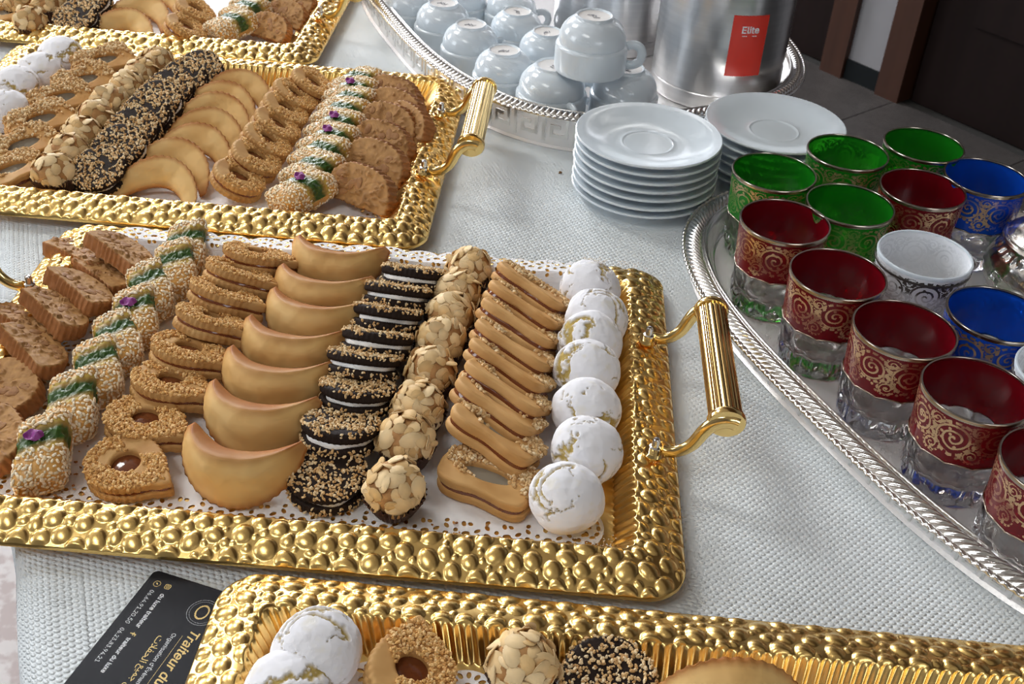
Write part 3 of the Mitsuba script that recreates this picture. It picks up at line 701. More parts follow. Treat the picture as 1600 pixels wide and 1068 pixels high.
# almond balls in paper cups; the flakes are laid on one by one
def make_flakes():
    out = []
    for s in range(3):
        n = 11; th = np.arange(n) * 2 * PI / n; R = 0.0056 * (1 + 0.10 * np.cos(th - 1) * (s - 1)); sx = (1.25, 1.0, 1.1)[s]
        e = np.stack([R * np.cos(th) * sx, R * np.sin(th) * 0.82], -1)
        z = lambda p: -0.0016 * ((p[:, 0] / 0.006) ** 2 + (p[:, 1] / 0.006) ** 2)
        top = np.c_[e, z(e) + 0.0005]; bot = np.c_[e, z(e) - 0.0004]
        V = np.vstack([top, bot, [[0, 0, 0.0005], [0, 0, -0.0004]]]); k = np.arange(n); k1 = (k + 1) % n
        F = np.vstack([np.stack([k, k1, k * 0 + 2 * n], 1), np.stack([k1 + n, k + n, k * 0 + 2 * n + 1], 1), np.stack([k, k + n, k1 + n], 1), np.stack([k, k1 + n, k1], 1)])
        m = trimesh.Trimesh(V, F, process=False); m.fix_normals()
        base = (srgb(234, 206, 158), srgb(218, 182, 126), srgb(228, 196, 144))[s]
        rim = np.r_[np.full(n, 0.86), np.full(n, 0.86), 1.06, 1.0][:, None]
        out.append(ply(m, 'baked_glazed', 25, ) if False else ply(m, 'baked_glazed', True, color=base * rim))
    return out
flake_plies = make_flakes()
def make_ball_core(seed, cup=True):
    m = trimesh.creation.icosphere(subdivisions=4); D = np.array(m.vertices)
    V = D * (0.0165 + 0.0016 * (N3(D * 4 + seed, 3, seed)[:, None] - 0.5)) + [0, 0, 0.0185]
    m.vertices = V
    t = ncol(V, seed, 200)
    parts = [('core', ply(m, 'baked', True, color=srgb(150, 104, 60) * (1 - t) + srgb(196, 150, 96) * t), None, None)]
    rng = np.random.default_rng(seed)
    if cup:
        n = 192; th = np.arange(n) * 2 * PI / n
        rows = []
        for z, r, a in ((0.0002, 0.0, 0), (0.0002, 0.0122, 0.0002), (0.004, 0.0138, 0.0006), (0.010, 0.0160, 0.0009), (0.0165, 0.0186, 0.0012), (0.0168, 0.0183, 0.0012), (0.010, 0.0157, 0.0009), (0.0042, 0.0135, 0.0006), (0.0008, 0.012, 0.0002), (0.0008, 0.0, 0)):
            R = r + a * np.cos(th * 32); zz = z + (0.0008 * np.sin(th * 5 + seed) if z > 0.012 else 0)
            rows.append(np.stack([R * np.cos(th), R * np.sin(th), np.full(n, 1.0) * zz], -1))
        c = trimesh.Trimesh(np.stack(rows, 1).reshape(-1, 3), grid_faces(n, len(rows), True), process=False); c.fix_normals()
        parts.append(('paper_cup', ply(c, 'paper_cup', 40), 'dark brown fluted paper cup', None))
    return parts
def flake_places(seed, n=46):
    rng = np.random.default_rng(seed); out = []
    for i in range(n):
        z = 1 - (i + 0.5) / n * 1.25; a = i * 2.39996 + rng.normal() * 0.25
        d = np.array([math.sqrt(max(0, 1 - z * z)) * math.cos(a), math.sqrt(max(0, 1 - z * z)) * math.sin(a), z])
        p = d * (0.0172 + rng.uniform(0, 0.0012)) + [0, 0, 0.0185]
        nn = nrm(d + rng.normal(size=3) * 0.26); x = nrm(np.cross(nn, rng.normal(size=3))); y = np.cross(nn, x)
        s = rng.uniform(0.72, 1.12)
        M = np.eye(4); M[:3, 0], M[:3, 1], M[:3, 2], M[:3, 3] = x * s, y * s, nn * s, p
        out.append((int(rng.integers(0, 3)), T(M)))
    return out

def make_biscotti(seed):
    """A slice of almond loaf: half-round outline in xy (flat side at -y), thickness along z, ridged crust."""
    rng = np.random.default_rng(seed)
    L, Hh, th_ = 0.0275, 0.031, 0.0120
    n = 180
    t = np.linspace(0, 1, n, endpoint=False)
    pts = []
    base = [(-L, 0.000), (-L * 0.98, -0.004), (-L * 0.6, -0.005), (0, -0.005), (L * 0.6, -0.005), (L * 0.98, -0.004), (L, 0.000), (L * 0.97, 0.009), (L * 0.78, 0.018), (L * 0.42, 0.0235), (0, 0.0245), (-L * 0.42, 0.0235), (-L * 0.78, 0.018), (-L * 0.97, 0.009)]
    c = np.array(base + base[:1]); d = np.r_[0, np.cumsum(np.linalg.norm(np.diff(c, axis=0), axis=1))]
    from scipy.interpolate import CubicSpline
    out = CubicSpline(d / d[-1], c, bc_type='periodic')(t)
    ctr = np.array([0, 0.008])
    out = ctr + (out - ctr) * (1 + 0.08 * (N3(np.c_[np.cos(t * 2 * PI), np.sin(t * 2 * PI), t * 0] * 1.7 + seed, 2, seed)[:, None] - 0.5))
    rows = []
    lay = [(w, th_) for w in np.r_[0.0, np.linspace(0.06, 0.97, 22)]] + [(1.0, th_ - 0.0010)] + [(1.0, th_ * q) for q in (0.8, 0.62, 0.45, 0.28)] + [(1.0, 0.0010)] + [(w, 0.0) for w in np.r_[np.linspace(0.97, 0.06, 22), 0.0]]
    for w, z in lay:
        p = ctr + (out - ctr) * w
        if abs(w - 1.0) < 1e-9:   # ridges across the crust
            p = p + nrm(out - ctr) * (0.0007 * np.cos(t * 2 * PI * 30))[:, None]
        rows.append(np.c_[p, np.full(n, z)])
    V = np.stack(rows, 1).reshape(-1, 3)
    m = trimesh.Trimesh(V, grid_faces(n, len(lay), True), process=False)
    m.fix_normals(); V = np.array(m.vertices); NN = np.array(m.vertex_normals)
    n1 = N3(V * 210 + seed * 9, 3, seed); n2 = N3(V * 620 + seed, 2, seed + 1)
    pit = np.clip((0.42 - n1) * 9, 0, 1)
    face = np.abs(NN[:, 2]) > 0.6
    V = V + NN * ((n1 - 0.5) * 0.0017 + (n2 - 0.5) * 0.0006 - pit * 0.0013 * face)[:, None]
    m.vertices = V
    crumb, dark, crust = srgb(190, 146, 92), srgb(138, 96, 56), srgb(152, 100, 58)
    k = np.clip(n1[:, None] * 1.4 - 0.2, 0, 1)
    col = dark * (1 - k) + crumb * k
    e = (~face)[:, None] * 1.0
    col = col * (1 - e) + (crust * (0.75 + 0.5 * n2[:, None])) * e
    # almonds cut through
    al = []
    for s in range(7):
        a = rng.uniform(0, 2 * PI); r = math.sqrt(rng.uniform(0.02, 0.62)); p = ctr + np.array([math.cos(a) * r * L, math.sin(a) * r * 0.0135])
        for zz in (th_ + 0.0001, -0.0001):
            q = trimesh.creation.icosphere(subdivisions=2); q.apply_scale([0.0046 * rng.uniform(.6, 1.1), 0.0027 * rng.uniform(.8, 1.2), 0.0006]); q.apply_transform(trimesh.transformations.rotation_matrix(rng.uniform(0, PI), [0, 0, 1])); q.apply_translation([p[0], p[1], zz]); al.append(q)
    parts = [('slice', ply(m, 'baked', True, color=col), None, None)]
    for q in al[::2] + al[1::4]:
        tcol = np.clip(N3(np.asarray(q.vertices) * 500 + seed, 2)[:, None], 0, 1)
        parts.append(('almond_piece', ply(q, 'baked', True, color=srgb(178, 136, 92) * tcol + srgb(126, 80, 46) * (1 - tcol)), None, None))
    return parts

def make_sesame(seed, petal=False):
    """Cut roll: long axis y, sesame all over except a green pistachio band across the top."""
    rng = np.random.default_rng(seed)
    m = trimesh.creation.icosphere(subdivisions=5); D = np.array(m.vertices)
    a, b, c = 0.0142, 0.0225, 0.0130
    e = 5.0
    r = (np.abs(D[:, 0] / 1) ** e + np.abs(D[:, 1] / 1) ** 7.0 + np.abs(D[:, 2] / 1) ** 4.0 + 1e-12) ** (-1 / 5.0)
    V = D * r[:, None] * np.array([a, b, c]); V[:, 1] += 0.35 * V[:, 0]  # cut on the slant
    yy = V[:, 1] - 0.35 * V[:, 0] - 0.004
    band = np.clip(1.5 - np.abs(yy) / 0.0070, 0, 1) * (V[:, 2] > -0.004)
    n1 = N3(V * 330 + seed, 3, seed)
    V = V + nrm(V) * ((n1 - 0.5) * (0.0014 + 0.0026 * band) - 0.0007 * band)[:, None]; V[:, 2] += c
    m.vertices = V; m.fix_normals()
    green, dkg, honey, yel = srgb(62, 96, 30), srgb(24, 50, 16), srgb(204, 154, 84), srgb(184, 180, 70)
    k = n1[:, None]; bb = band[:, None]
    low = np.clip(1 - V[:, 2:] / 0.012, 0, 1)
    col = (honey * (1 - low * 0.3) + srgb(190, 120, 46) * low * 0.3) * (1 - bb) + (green * k + dkg * (1 - k)) * bb
    edge = np.clip(1 - np.abs(np.abs(yy)[:, None] - 0.0092) / 0.002, 0, 1) * 0.5
    col = col * (1 - edge) + yel * edge
    P, N = surface_points(m, 2600, rng, lambda P, N: (np.abs(P[:, 1] - 0.35 * P[:, 0] - 0.004) > 0.0088) | (P[:, 2] < 0.006))
    keep = N[:, 2] > -0.6; P, N = P[keep], N[keep]
    # keep the seeds apart
    tree = cKDTree(P); ok = np.ones(len(P), bool)
    for i in range(len(P)):
        if ok[i]:
            for j in tree.query_ball_point(P[i], 0.0020):
                if j > i: ok[j] = False
    P, N = P[ok], N[ok]
    seeds, C = scatter(P, N, 0.00178, rng, (1.0, 0.58, 0.45), 0.03, SEEDS, 0.25, ICO0)
    parts = [('roll', ply(m, 'pistachio', True, color=col), 'honey pastry with a green pistachio band', None), ('sesame_coat', ply(seeds, 'baked', True, color=C), 'white sesame seeds', 'stuff')]
    if petal:
        q = trimesh.creation.icosphere(subdivisions=3); Q = np.array(q.vertices); Q = Q * [0.0058, 0.0042, 0.0008]
        Q[:, 2] += 0.0022 * np.sin(Q[:, 0] * 620) * np.cos(Q[:, 1] * 500) + 0.0015; q.vertices = Q + [-0.003, 0.004, 2 * c + 0.0002]
        parts.append(('petal', ply(q, 'petal_violet', True), 'crumpled violet flower petal', None))
    return parts

PROTO = {'heart': [make_heart(s) for s in (11, 12, 13)], 'bone': [make_bone(s) for s in (21, 22, 23)], 'black': [make_black(s) for s in (31, 32, 33)],
         'crescent': [make_crescent(s) for s in (41, 42, 43)], 'crescent_arch': [make_crescent(s, True) for s in (44, 45, 46)], 'ghriba': [make_ghriba(s) for s in (51, 52, 53, 54, 55)], 'biscotti': [make_biscotti(s) for s in (61, 62, 63, 64)],
         'sesame': [make_sesame(s) for s in (71, 72)], 'sesame_petal': [make_sesame(s, True) for s in (73,)], 'ball': [make_ball_core(s) for s in (81, 82, 83)]}
KEY = {'heart': 'heart_biscuit', 'bone': 'bone_biscuit', 'black': 'chocolate_biscuit', 'crescent': 'crescent_pastry', 'ghriba': 'sugared_cookie', 'biscotti': 'biscotti', 'sesame': 'sesame_roll', 'sesame_petal': 'sesame_roll', 'ball': 'almond_ball'}
CATG = {'heart': 'biscuit', 'bone': 'biscuit', 'black': 'biscuit', 'crescent': 'pastry', 'ghriba': 'cookie', 'biscotti': 'biscotti', 'sesame': 'pastry', 'sesame_petal': 'pastry', 'ball': 'sweet'}
SAY = {'heart': 'teardrop nut biscuit', 'bone': 'bone-shaped nut biscuit', 'black': 'dark chocolate sandwich biscuit', 'crescent': 'golden crescent pastry', 'ghriba': 'white cracked sugared cookie',
       'biscotti': 'brown almond biscotti', 'sesame': 'green-banded sesame roll', 'sesame_petal': 'sesame roll with violet petal', 'ball': 'almond-flake ball in brown cup'}
GRP = {'heart': 'teardrop biscuits', 'bone': 'bone-shaped biscuits', 'black': 'dark sandwich biscuits', 'crescent': 'crescent pastries', 'ghriba': 'sugared cookies', 'biscotti': 'biscotti slices', 'sesame': 'sesame rolls', 'sesame_petal': 'sesame rolls', 'ball': 'almond balls'}
_rng = np.random.default_rng(5)
def row(kind, tray, items):
    """items: (x, y, z, yaw, tilt, roll[, scale[, 'petal']]) from the nearest to the farthest."""
    n = len(items)
    for i, it in enumerate(items):
        x, y, z, yaw, tilt, roll = it[:6]; s = it[6] if len(it) > 6 else 1.0
        kd = 'sesame_petal' if kind == 'sesame' and len(it) > 7 else kind
        if n == 1: label = f'{SAY[kd]}, the only one {TRAY_SAY[tray]}'
        else: label = f'{SAY[kd]}, {order(i, n)} of its row {TRAY_SAY[tray]}'
        t = thing(KEY[kd], label, CATG[kd], f'{GRP[kd]} {TRAY_SAY[tray]}')
        P = PROTO['crescent_arch' if kd == 'crescent' and tray != 'middle' else kd]; v = (i * 7 + len(tray)) % len(P)
        Tm = at(x, y, z, yaw, tilt, roll, s)
        if kind == 'ghriba': Tm = Tm @ T().rotate([0, 0, 1], float(_rng.uniform(0, 360)) if len(it) < 8 else it[7])
        if kind in ('ghriba',):
            scene[t] = {**P[v][0][1], 'to_world': Tm}
        elif kind == 'crescent':
            scene[t] = {**P[v][0][1], 'to_world': Tm}
        else: put(t, P[v], Tm)
        if kind == 'ball':
            for var, M in flake_places(int(i * 13 + len(tray) * 101), 46 if tray in ('middle', 'near') else 34):
                part(t, 'almond_flake', flake_plies[var], Tm @ M)
#ROWS
row('ghriba', 'middle', [(0.0386, 0.496, 0.0071, 0, 18, 0, 1, 150), (0.0512, 0.5399, 0.0085, 0, 25, 0), (0.0517, 0.579, 0.0079, 0, 22, 0), (0.0519, 0.6192, 0.0115, 0, 30, 0), (0.0544, 0.6511, 0.0145, 0, 38, 0), (0.0593, 0.6791, 0.0155, 0, 38, 0), (0.0555, 0.7197, 0.0125, 0, 30, 0)])
row('bone', 'middle', [(-0.0097, 0.5106, 0.0037, -24, 0, 0), (-0.0105, 0.5361, 0.0173, -27, -22, 12), (-0.0111, 0.56, 0.0191, -27, -30, 12), (-0.0068, 0.5784, 0.0195, -27, -32, 12), (-0.0058, 0.6023, 0.0197, -27, -33, 12), (-0.0033, 0.6251, 0.0197, -27, -33, 12), (-0.0008, 0.652, 0.0197, -27, -33, 12), (0.0029, 0.675, 0.0197, -28, -33, 12), (0.0073, 0.7, 0.0197, -30, -33, 12)])
row('black', 'middle', [(-0.1061, 0.5024, 0.0051, 20, 4, 0), (-0.1035, 0.5329, 0.0141, 0, -17, 3), (-0.0985, 0.5683, 0.0149, 0, -22, 3), (-0.099, 0.5956, 0.0189, 0, -33, 4), (-0.093, 0.6203, 0.0189, 0, -33, 4), (-0.0898, 0.6499, 0.0189, 0, -33, 4), (-0.0861, 0.6789, 0.0189, 0, -33, 4), (-0.0774, 0.7057, 0.0179, 0, -30, 4)])
row('ball', 'middle', [(-0.0637, 0.4894, 0.0049, 10, 8, 0), (-0.0613, 0.5319, 0.0032, 50, 0, 0), (-0.0576, 0.5642, 0.0032, 90, 0, 0), (-0.0534, 0.6012, 0.0032, 130, 0, 0), (-0.0493, 0.6367, 0.0032, 200, 0, 0), (-0.0449, 0.6685, 0.0032, 260, 0, 0), (-0.0425, 0.697, 0.0032, 300, 0, 0), (-0.0365, 0.7321, 0.0032, 20, 0, 0)])
row('crescent', 'middle', [(-0.1625, 0.4798, 0.0039, -9, -34, 0), (-0.1614, 0.5239, 0.0039, -9, -36, 0), (-0.1592, 0.5616, 0.004, -9, -37, 0), (-0.1555, 0.5984, 0.004, -9, -38, 0), (-0.1462, 0.635, 0.004, -9, -38, 0), (-0.1459, 0.6674, 0.004, -8, -38, 0), (-0.1415, 0.7087, 0.0039, -8, -36, 0)])
row('heart', 'middle', [(-0.2266, 0.4995, 0.0054, -24, 6, 0), (-0.2283, 0.537, 0.0079, -20, -6, 4), (-0.2231, 0.5712, 0.0106, -18, -14, 5), (-0.2202, 0.6031, 0.0131, -18, -18, 6), (-0.2135, 0.6345, 0.0166, -15, -28, 8), (-0.2128, 0.6674, 0.0166, -15, -28, 8), (-0.2087, 0.6951, 0.0166, -15, -28, 8), (-0.2013, 0.7244, 0.0145, -10, -22, 5)])
row('sesame', 'middle', [(-0.2761, 0.5017, 0.0073, 12, 14, 0, 1, 'petal'), (-0.2744, 0.5462, 0.0065, 12, 12, 0), (-0.2707, 0.5821, 0.0058, 22, 10, 0), (-0.2686, 0.6154, 0.0052, 26, 8, 0), (-0.2651, 0.6441, 0.0065, 18, 12, 0, 1, 'petal'), (-0.2658, 0.6793, 0.0058, 26, 10, 0), (-0.2544, 0.7074, 0.0073, 16, 14, 0), (-0.2539, 0.7366, 0.0073, 10, 14, 0)])
row('biscotti', 'middle', [(-0.3153, 0.5136, 0.0064, -50, 15, 0), (-0.3261, 0.561, 0.0063, -45, 14, 0), (-0.3242, 0.5885, 0.0195, -38, -24, 8), (-0.3223, 0.6265, 0.0233, -38, -26, 6), (-0.3443, 0.6236, 0.0133, -30, -20, 0), (-0.3147, 0.6552, 0.0233, -36, -26, 6), (-0.3103, 0.6911, 0.0113, -40, -15, 0), (-0.3367, 0.7152, 0.0113, -30, -15, 0), (-0.301, 0.7041, 0.0252, -32, -20, 8)])
row('ghriba', 'second', [(-0.4787, 0.9526, 0.0075, 0, 20, 0), (-0.4885, 1.0044, 0.0085, 0, 25, 0), (-0.4793, 1.0398, 0.0085, 0, 25, 0), (-0.4747, 1.0829, 0.0075, 0, 20, 0)])
row('bone', 'second', [(-0.4346, 0.8442, 0.0059, 60, 8, 0), (-0.44, 0.8845, 0.0107, 60, 18, 0), (-0.4438, 0.9336, 0.0112, 55, 20, 0), (-0.4423, 0.9788, 0.0117, 55, 22, 0), (-0.4359, 1.023, 0.0117, 55, 22, 0), (-0.4332, 1.0737, 0.0112, 50, 20, 0)])
row('ball', 'second', [(-0.3934, 0.8369, 0.0032, 10, 0, 0), (-0.394, 0.8734, 0.0032, 50, 0, 0), (-0.394, 0.9085, 0.0032, 90, 0, 0), (-0.3936, 0.943, 0.0032, 130, 0, 0), (-0.3919, 0.9753, 0.0032, 200, 0, 0), (-0.3854, 1.0101, 0.0032, 260, 0, 0), (-0.3819, 1.0431, 0.0032, 300, 0, 0), (-0.3762, 1.0731, 0.0032, 20, 0, 0)])
row('black', 'second', [(-0.3565, 0.8506, 0.0119, -20, 22, 0), (-0.3498, 0.8856, 0.0161, -20, 28, 0), (-0.3488, 0.9189, 0.0169, -20, 30, 0), (-0.3467, 0.9498, 0.0169, -20, 30, 0), (-0.3448, 0.9794, 0.0169, -20, 30, 0), (-0.3409, 1.0077, 0.0169, -20, 30, 0), (-0.3344, 1.0331, 0.0169, -20, 30, 0), (-0.3262, 1.0565, 0.0169, -20, 30, 0)])
row('crescent', 'second', [(-0.3012, 0.855, 0.0355, 168, 24, 180), (-0.2993, 0.8883, 0.0367, 168, 22, 180), (-0.288, 0.9198, 0.0367, 168, 22, 180), (-0.2864, 0.9527, 0.0367, 170, 22, 180), (-0.2884, 0.9868, 0.0367, 170, 22, 180), (-0.2881, 1.0127, 0.0367, 170, 22, 180), (-0.2796, 1.0426, 0.0367, 170, 22, 180)])
row('heart', 'second', [(-0.2454, 0.8497, 0.0125, 100, 26, 0), (-0.2386, 0.8813, 0.0158, 100, 30, 0), (-0.2364, 0.9142, 0.0165, 100, 32, 0), (-0.2342, 0.9473, 0.0165, 100, 32, 0), (-0.2333, 0.9806, 0.0165, 100, 32, 0), (-0.2312, 1.0128, 0.0165, 100, 32, 0), (-0.2188, 1.0434, 0.0158, 100, 30, 0)])
row('sesame', 'second', [(-0.1819, 0.8369, 0.0073, -48, 14, 0, 1, 'petal'), (-0.1785, 0.8717, 0.0073, -48, 14, 0), (-0.1773, 0.902, 0.0073, -48, 14, 0), (-0.1745, 0.929, 0.0073, -48, 14, 0, 1, 'petal'), (-0.1735, 0.9582, 0.0073, -48, 14, 0, 1, 'petal'), (-0.1727, 0.9859, 0.0073, -48, 14, 0), (-0.1699, 1.0107, 0.0073, -48, 14, 0), (-0.1708, 1.0358, 0.0073, -48, 14, 0, 1, 'petal'), (-0.1699, 1.0591, 0.0073, -48, 14, 0)])
row('biscotti', 'second', [(-0.1339, 0.8479, 0.0104, -30, 60, 0, 1.18), (-0.1285, 0.8957, 0.0104, -30, 60, 0, 1.18), (-0.1279, 0.9336, 0.0104, -30, 60, 0, 1.18), (-0.1264, 0.9727, 0.0104, -30, 60, 0, 1.18), (-0.109, 0.9738, 0.0104, -50, 60, 0, 1.18), (-0.1251, 1.0054, 0.0104, -30, 60, 0, 1.18), (-0.1311, 1.034, 0.0104, -30, 60, 0, 1.18)])
row('bone', 'far', [(-0.5785, 1.1875, 0.0078, 40, 15, 0)])
row('ball', 'far', [(-0.5367, 1.1581, 0.0032, 20, 0, 0), (-0.5378, 1.2106, 0.0032, 70, 0, 0), (-0.5675, 1.2067, 0.0032, 170, 0, 0)])
row('black', 'far', [(-0.4917, 1.1796, 0.013, -20, 25, 0), (-0.4928, 1.2253, 0.0161, -20, 28, 0)])
row('crescent', 'far', [(-0.439, 1.1936, 0.0321, 170, 30, 180), (-0.4353, 1.2414, 0.0321, 170, 30, 180), (-0.4305, 1.284, 0.0321, 170, 30, 180)])
row('heart', 'far', [(-0.3785, 1.1713, 0.0131, 100, 28, 0), (-0.3808, 1.2163, 0.0158, 100, 30, 0)])
row('sesame', 'far', [(-0.3271, 1.1917, 0.0073, -48, 14, 0), (-0.3204, 1.2323, 0.0073, -48, 14, 0), (-0.3164, 1.266, 0.0073, -48, 14, 0)])
row('biscotti', 'far', [(-0.2874, 1.1954, 0.0089, -30, 50, 0), (-0.2778, 1.2387, 0.0089, -30, 50, 0), (-0.2759, 1.2806, 0.0089, -30, 50, 0)])
row('ghriba', 'near', [(-0.0973, 0.3452, 0.0034, 0, 0, 0), (-0.0873, 0.3727, 0.0075, 0, 20, 0)])
row('heart', 'near', [(-0.0417, 0.3604, 0.0086, 90, 15, 0)])
row('ball', 'near', [(0.0165, 0.3672, 0.0032, 40, 0, 0)])
row('black', 'near', [(0.0604, 0.3656, 0.0066, 0, 8, 0)])
row('crescent', 'near', [(0.1201, 0.3557, 0.0539, 0, -25, 180)])
#FOOD_END

# ---------------------------------------------------------------- oval silver trays
def superellipse(a, b, e, n):
    th = np.linspace(0, 2 * PI, 4000, endpoint=False); c, s = np.cos(th), np.sin(th)
    P = np.stack([a * np.sign(c) * np.abs(c) ** (2 / e), b * np.sign(s) * np.abs(s) ** (2 / e)], -1)
    d = np.r_[0, np.cumsum(np.linalg.norm(np.diff(np.vstack([P, P[:1]]), axis=0), axis=1))]
    t = np.linspace(0, d[-1], n, endpoint=False); Pc = np.vstack([P, P[:1]])
    return np.stack([np.interp(t, d, Pc[:, 0]), np.interp(t, d, Pc[:, 1])], -1), d[-1]

def oval_tray(a, b, e, zr, pitch, rope_w, rope_h, wall_in, floor_z, turns=2.0, n=2600):
    P, L = superellipse(a, b, e, n)
    tg = np.roll(P, -1, 0) - np.roll(P, 1, 0); nin = nrm(np.stack([-tg[:, 1], tg[:, 0]], -1))
    s = np.arange(n) / n * L; kk = round(L / pitch); ph0 = s / L * kk * 2 * PI
    off, Z = [], []
    for q in np.linspace(0, PI, 6): off.append(np.full(n, 0.0016 - 0.0016 * math.cos(q))); Z.append(np.full(n, zr - 0.0030 + 0.0022 * math.sin(q)) + 0.0006 * np.sin(ph0 * 1.0) * math.sin(q))
    for w in np.linspace(0, 1, 40):
        skew = ph0 - w * 2 * PI * turns
        ridge = np.abs(np.sin(skew / 2)) ** 0.8
        off.append(np.full(n, 0.0034 + w * rope_w)); Z.append(zr - 0.003 + rope_h * math.sin(PI * (0.12 + 0.8 * w)) + (0.0017 if turns > 1 else 0.0022) * (ridge - 0.6) * math.sin(PI * min(max(w, .04), .96)))
    o = 0.0034 + rope_w
    for q in np.linspace(0, PI, 6): off.append(np.full(n, o + 0.0010 - 0.0010 * math.cos(q))); Z.append(np.full(n, zr - 0.001 + 0.0016 * math.sin(q)))
    o += 0.002
    for w in np.linspace(0.1, 1, 8): off.append(np.full(n, o + wall_in * w)); Z.append(np.full(n, zr - 0.001 - (zr - 0.001 - floor_z) * (0.5 - 0.5 * math.cos(PI * w))))
    cut = len(off)
    X = np.stack([P + nin * f[:, None] for f in off], 1)
    V = np.concatenate([X, np.stack(Z, 1)[..., None]], -1).reshape(-1, 3)
    body = trimesh.Trimesh(V, grid_faces(n, cut, wrap_u=True), process=False)
    last = X[::4, -1]; m = len(last)
    rings = [np.c_[last * k, np.full(m, floor_z)] for k in (1.0, 0.995, 0.8, 0.5, 0.0)]
    # inverse: outermost first
    floor_ = trimesh.Trimesh(np.stack(rings, 1).reshape(-1, 3), grid_faces(m, 5, wrap_u=True), process=False)
    return body, floor_, P, nin, L

def gallery(P, nin, L, inset, z0, z1, pitch):
    """The wall under the rim with a raised Greek key running round it: (wall mesh, key mesh)."""
    n = len(P)
    Q = P + nin * inset
    step = 4
    q = Q[::step]; m = len(q)
    wall = trimesh.Trimesh(np.stack([np.c_[q - nin[::step] * .0, np.full(m, z1)], np.c_[q, np.full(m, (z0 + z1) / 2)], np.c_[q, np.full(m, z0 + .002)], np.c_[q - nin[::step] * 0.0025, np.full(m, z0)], np.c_[q + nin[::step] * 0.006, np.full(m, z0)]], 1).reshape(-1, 3), grid_faces(m, 5, wrap_u=True), process=False)
    d = np.r_[0, np.cumsum(np.linalg.norm(np.diff(np.vstack([Q, Q[:1]]), axis=0), axis=1))]; Lq = d[-1]; Qc = np.vstack([Q, Q[:1]]); Nc = np.vstack([nin, nin[:1]])
    k = int(Lq / pitch); h = z1 - z0
    def at_s(s_): return np.array([np.interp(s_, d, Qc[:, 0]), np.interp(s_, d, Qc[:, 1])]), nrm(np.array([np.interp(s_, d, Nc[:, 0]), np.interp(s_, d, Nc[:, 1])]))
    bars = ((0.06, 0.78, 0.16, 0.86, 'v'), )
    segs = [(0.04, 0.14, 0.16, 0.88), (0.04, 0.88, 0.78, 0.88), (0.78, 0.88, 0.30, 0.88), (0.30, 0.88, 0.30, 0.40), (0.30, 0.40, 0.30, 0.66), (0.30, 0.64, 0.56, 0.66)]
    V, F = [], []; cnt = 0
    for i in range(k):
        for (u0, u1, w0, w1) in segs:
            c = []
            for u in (u0, u1):
                p, nn = at_s((i + u) * Lq / k)
                for outd in (0.0, 0.0012):
                    for w in (w0, w1): c.append([*(p - nn * outd), z0 + h * w])
            c = np.array(c); V.append(c)
            F.append(np.array([[2, 3, 7], [2, 7, 6], [0, 2, 6], [0, 6, 4], [1, 7, 3], [1, 5, 7], [0, 1, 3], [0, 3, 2], [4, 6, 7], [4, 7, 5]]) + cnt); cnt += 8
    return wall, trimesh.Trimesh(np.vstack(V), np.vstack(F), process=False)

SILVER = {'left': ((0.029, 1.303), 0.326, 0.216, 2.8, -1.145, 0.038), 'right': ((0.364, 0.672), 0.287, 0.186, 2.8, -1.097, 0.020)}
for nm, (c, a, b, e, ang, zr) in SILVER.items():
    label = 'oval silver tray with Greek key side, holding upside-down cups and steel urns' if nm == 'left' else 'oval silver tray with twisted rope rim, holding the coloured tea glasses'
    t = thing('silver_tray', label, 'tray')
    body, flo, P, nin, L = oval_tray(a, b, e, zr, 0.0060 if nm == 'right' else 0.0060, 0.0140 if nm == 'right' else 0.0115, 0.0045, 0.010 if nm == 'right' else 0.012, 0.0040 if nm == 'right' else 0.006, 3.0 if nm == 'right' else 0.6)
    Tm = T().translate([c[0], c[1], 0]).rotate([0, 0, 1], math.degrees(ang))
    scene[t] = {**ply(body, 'silver', True), 'to_world': Tm}
    part(t, 'tray_floor', ply(flo, 'silver_floor', False), Tm)
    wall, keyb = gallery(P, nin, L, 0.010, 0.0005, zr - 0.002, 0.030 if nm == 'left' else 0.018)
    part(t, 'gallery', ply(wall, 'silver_floor', 40), Tm)
    part(t, 'greek_key_band', ply(keyb, 'silver', False), Tm, 'raised Greek key pattern')

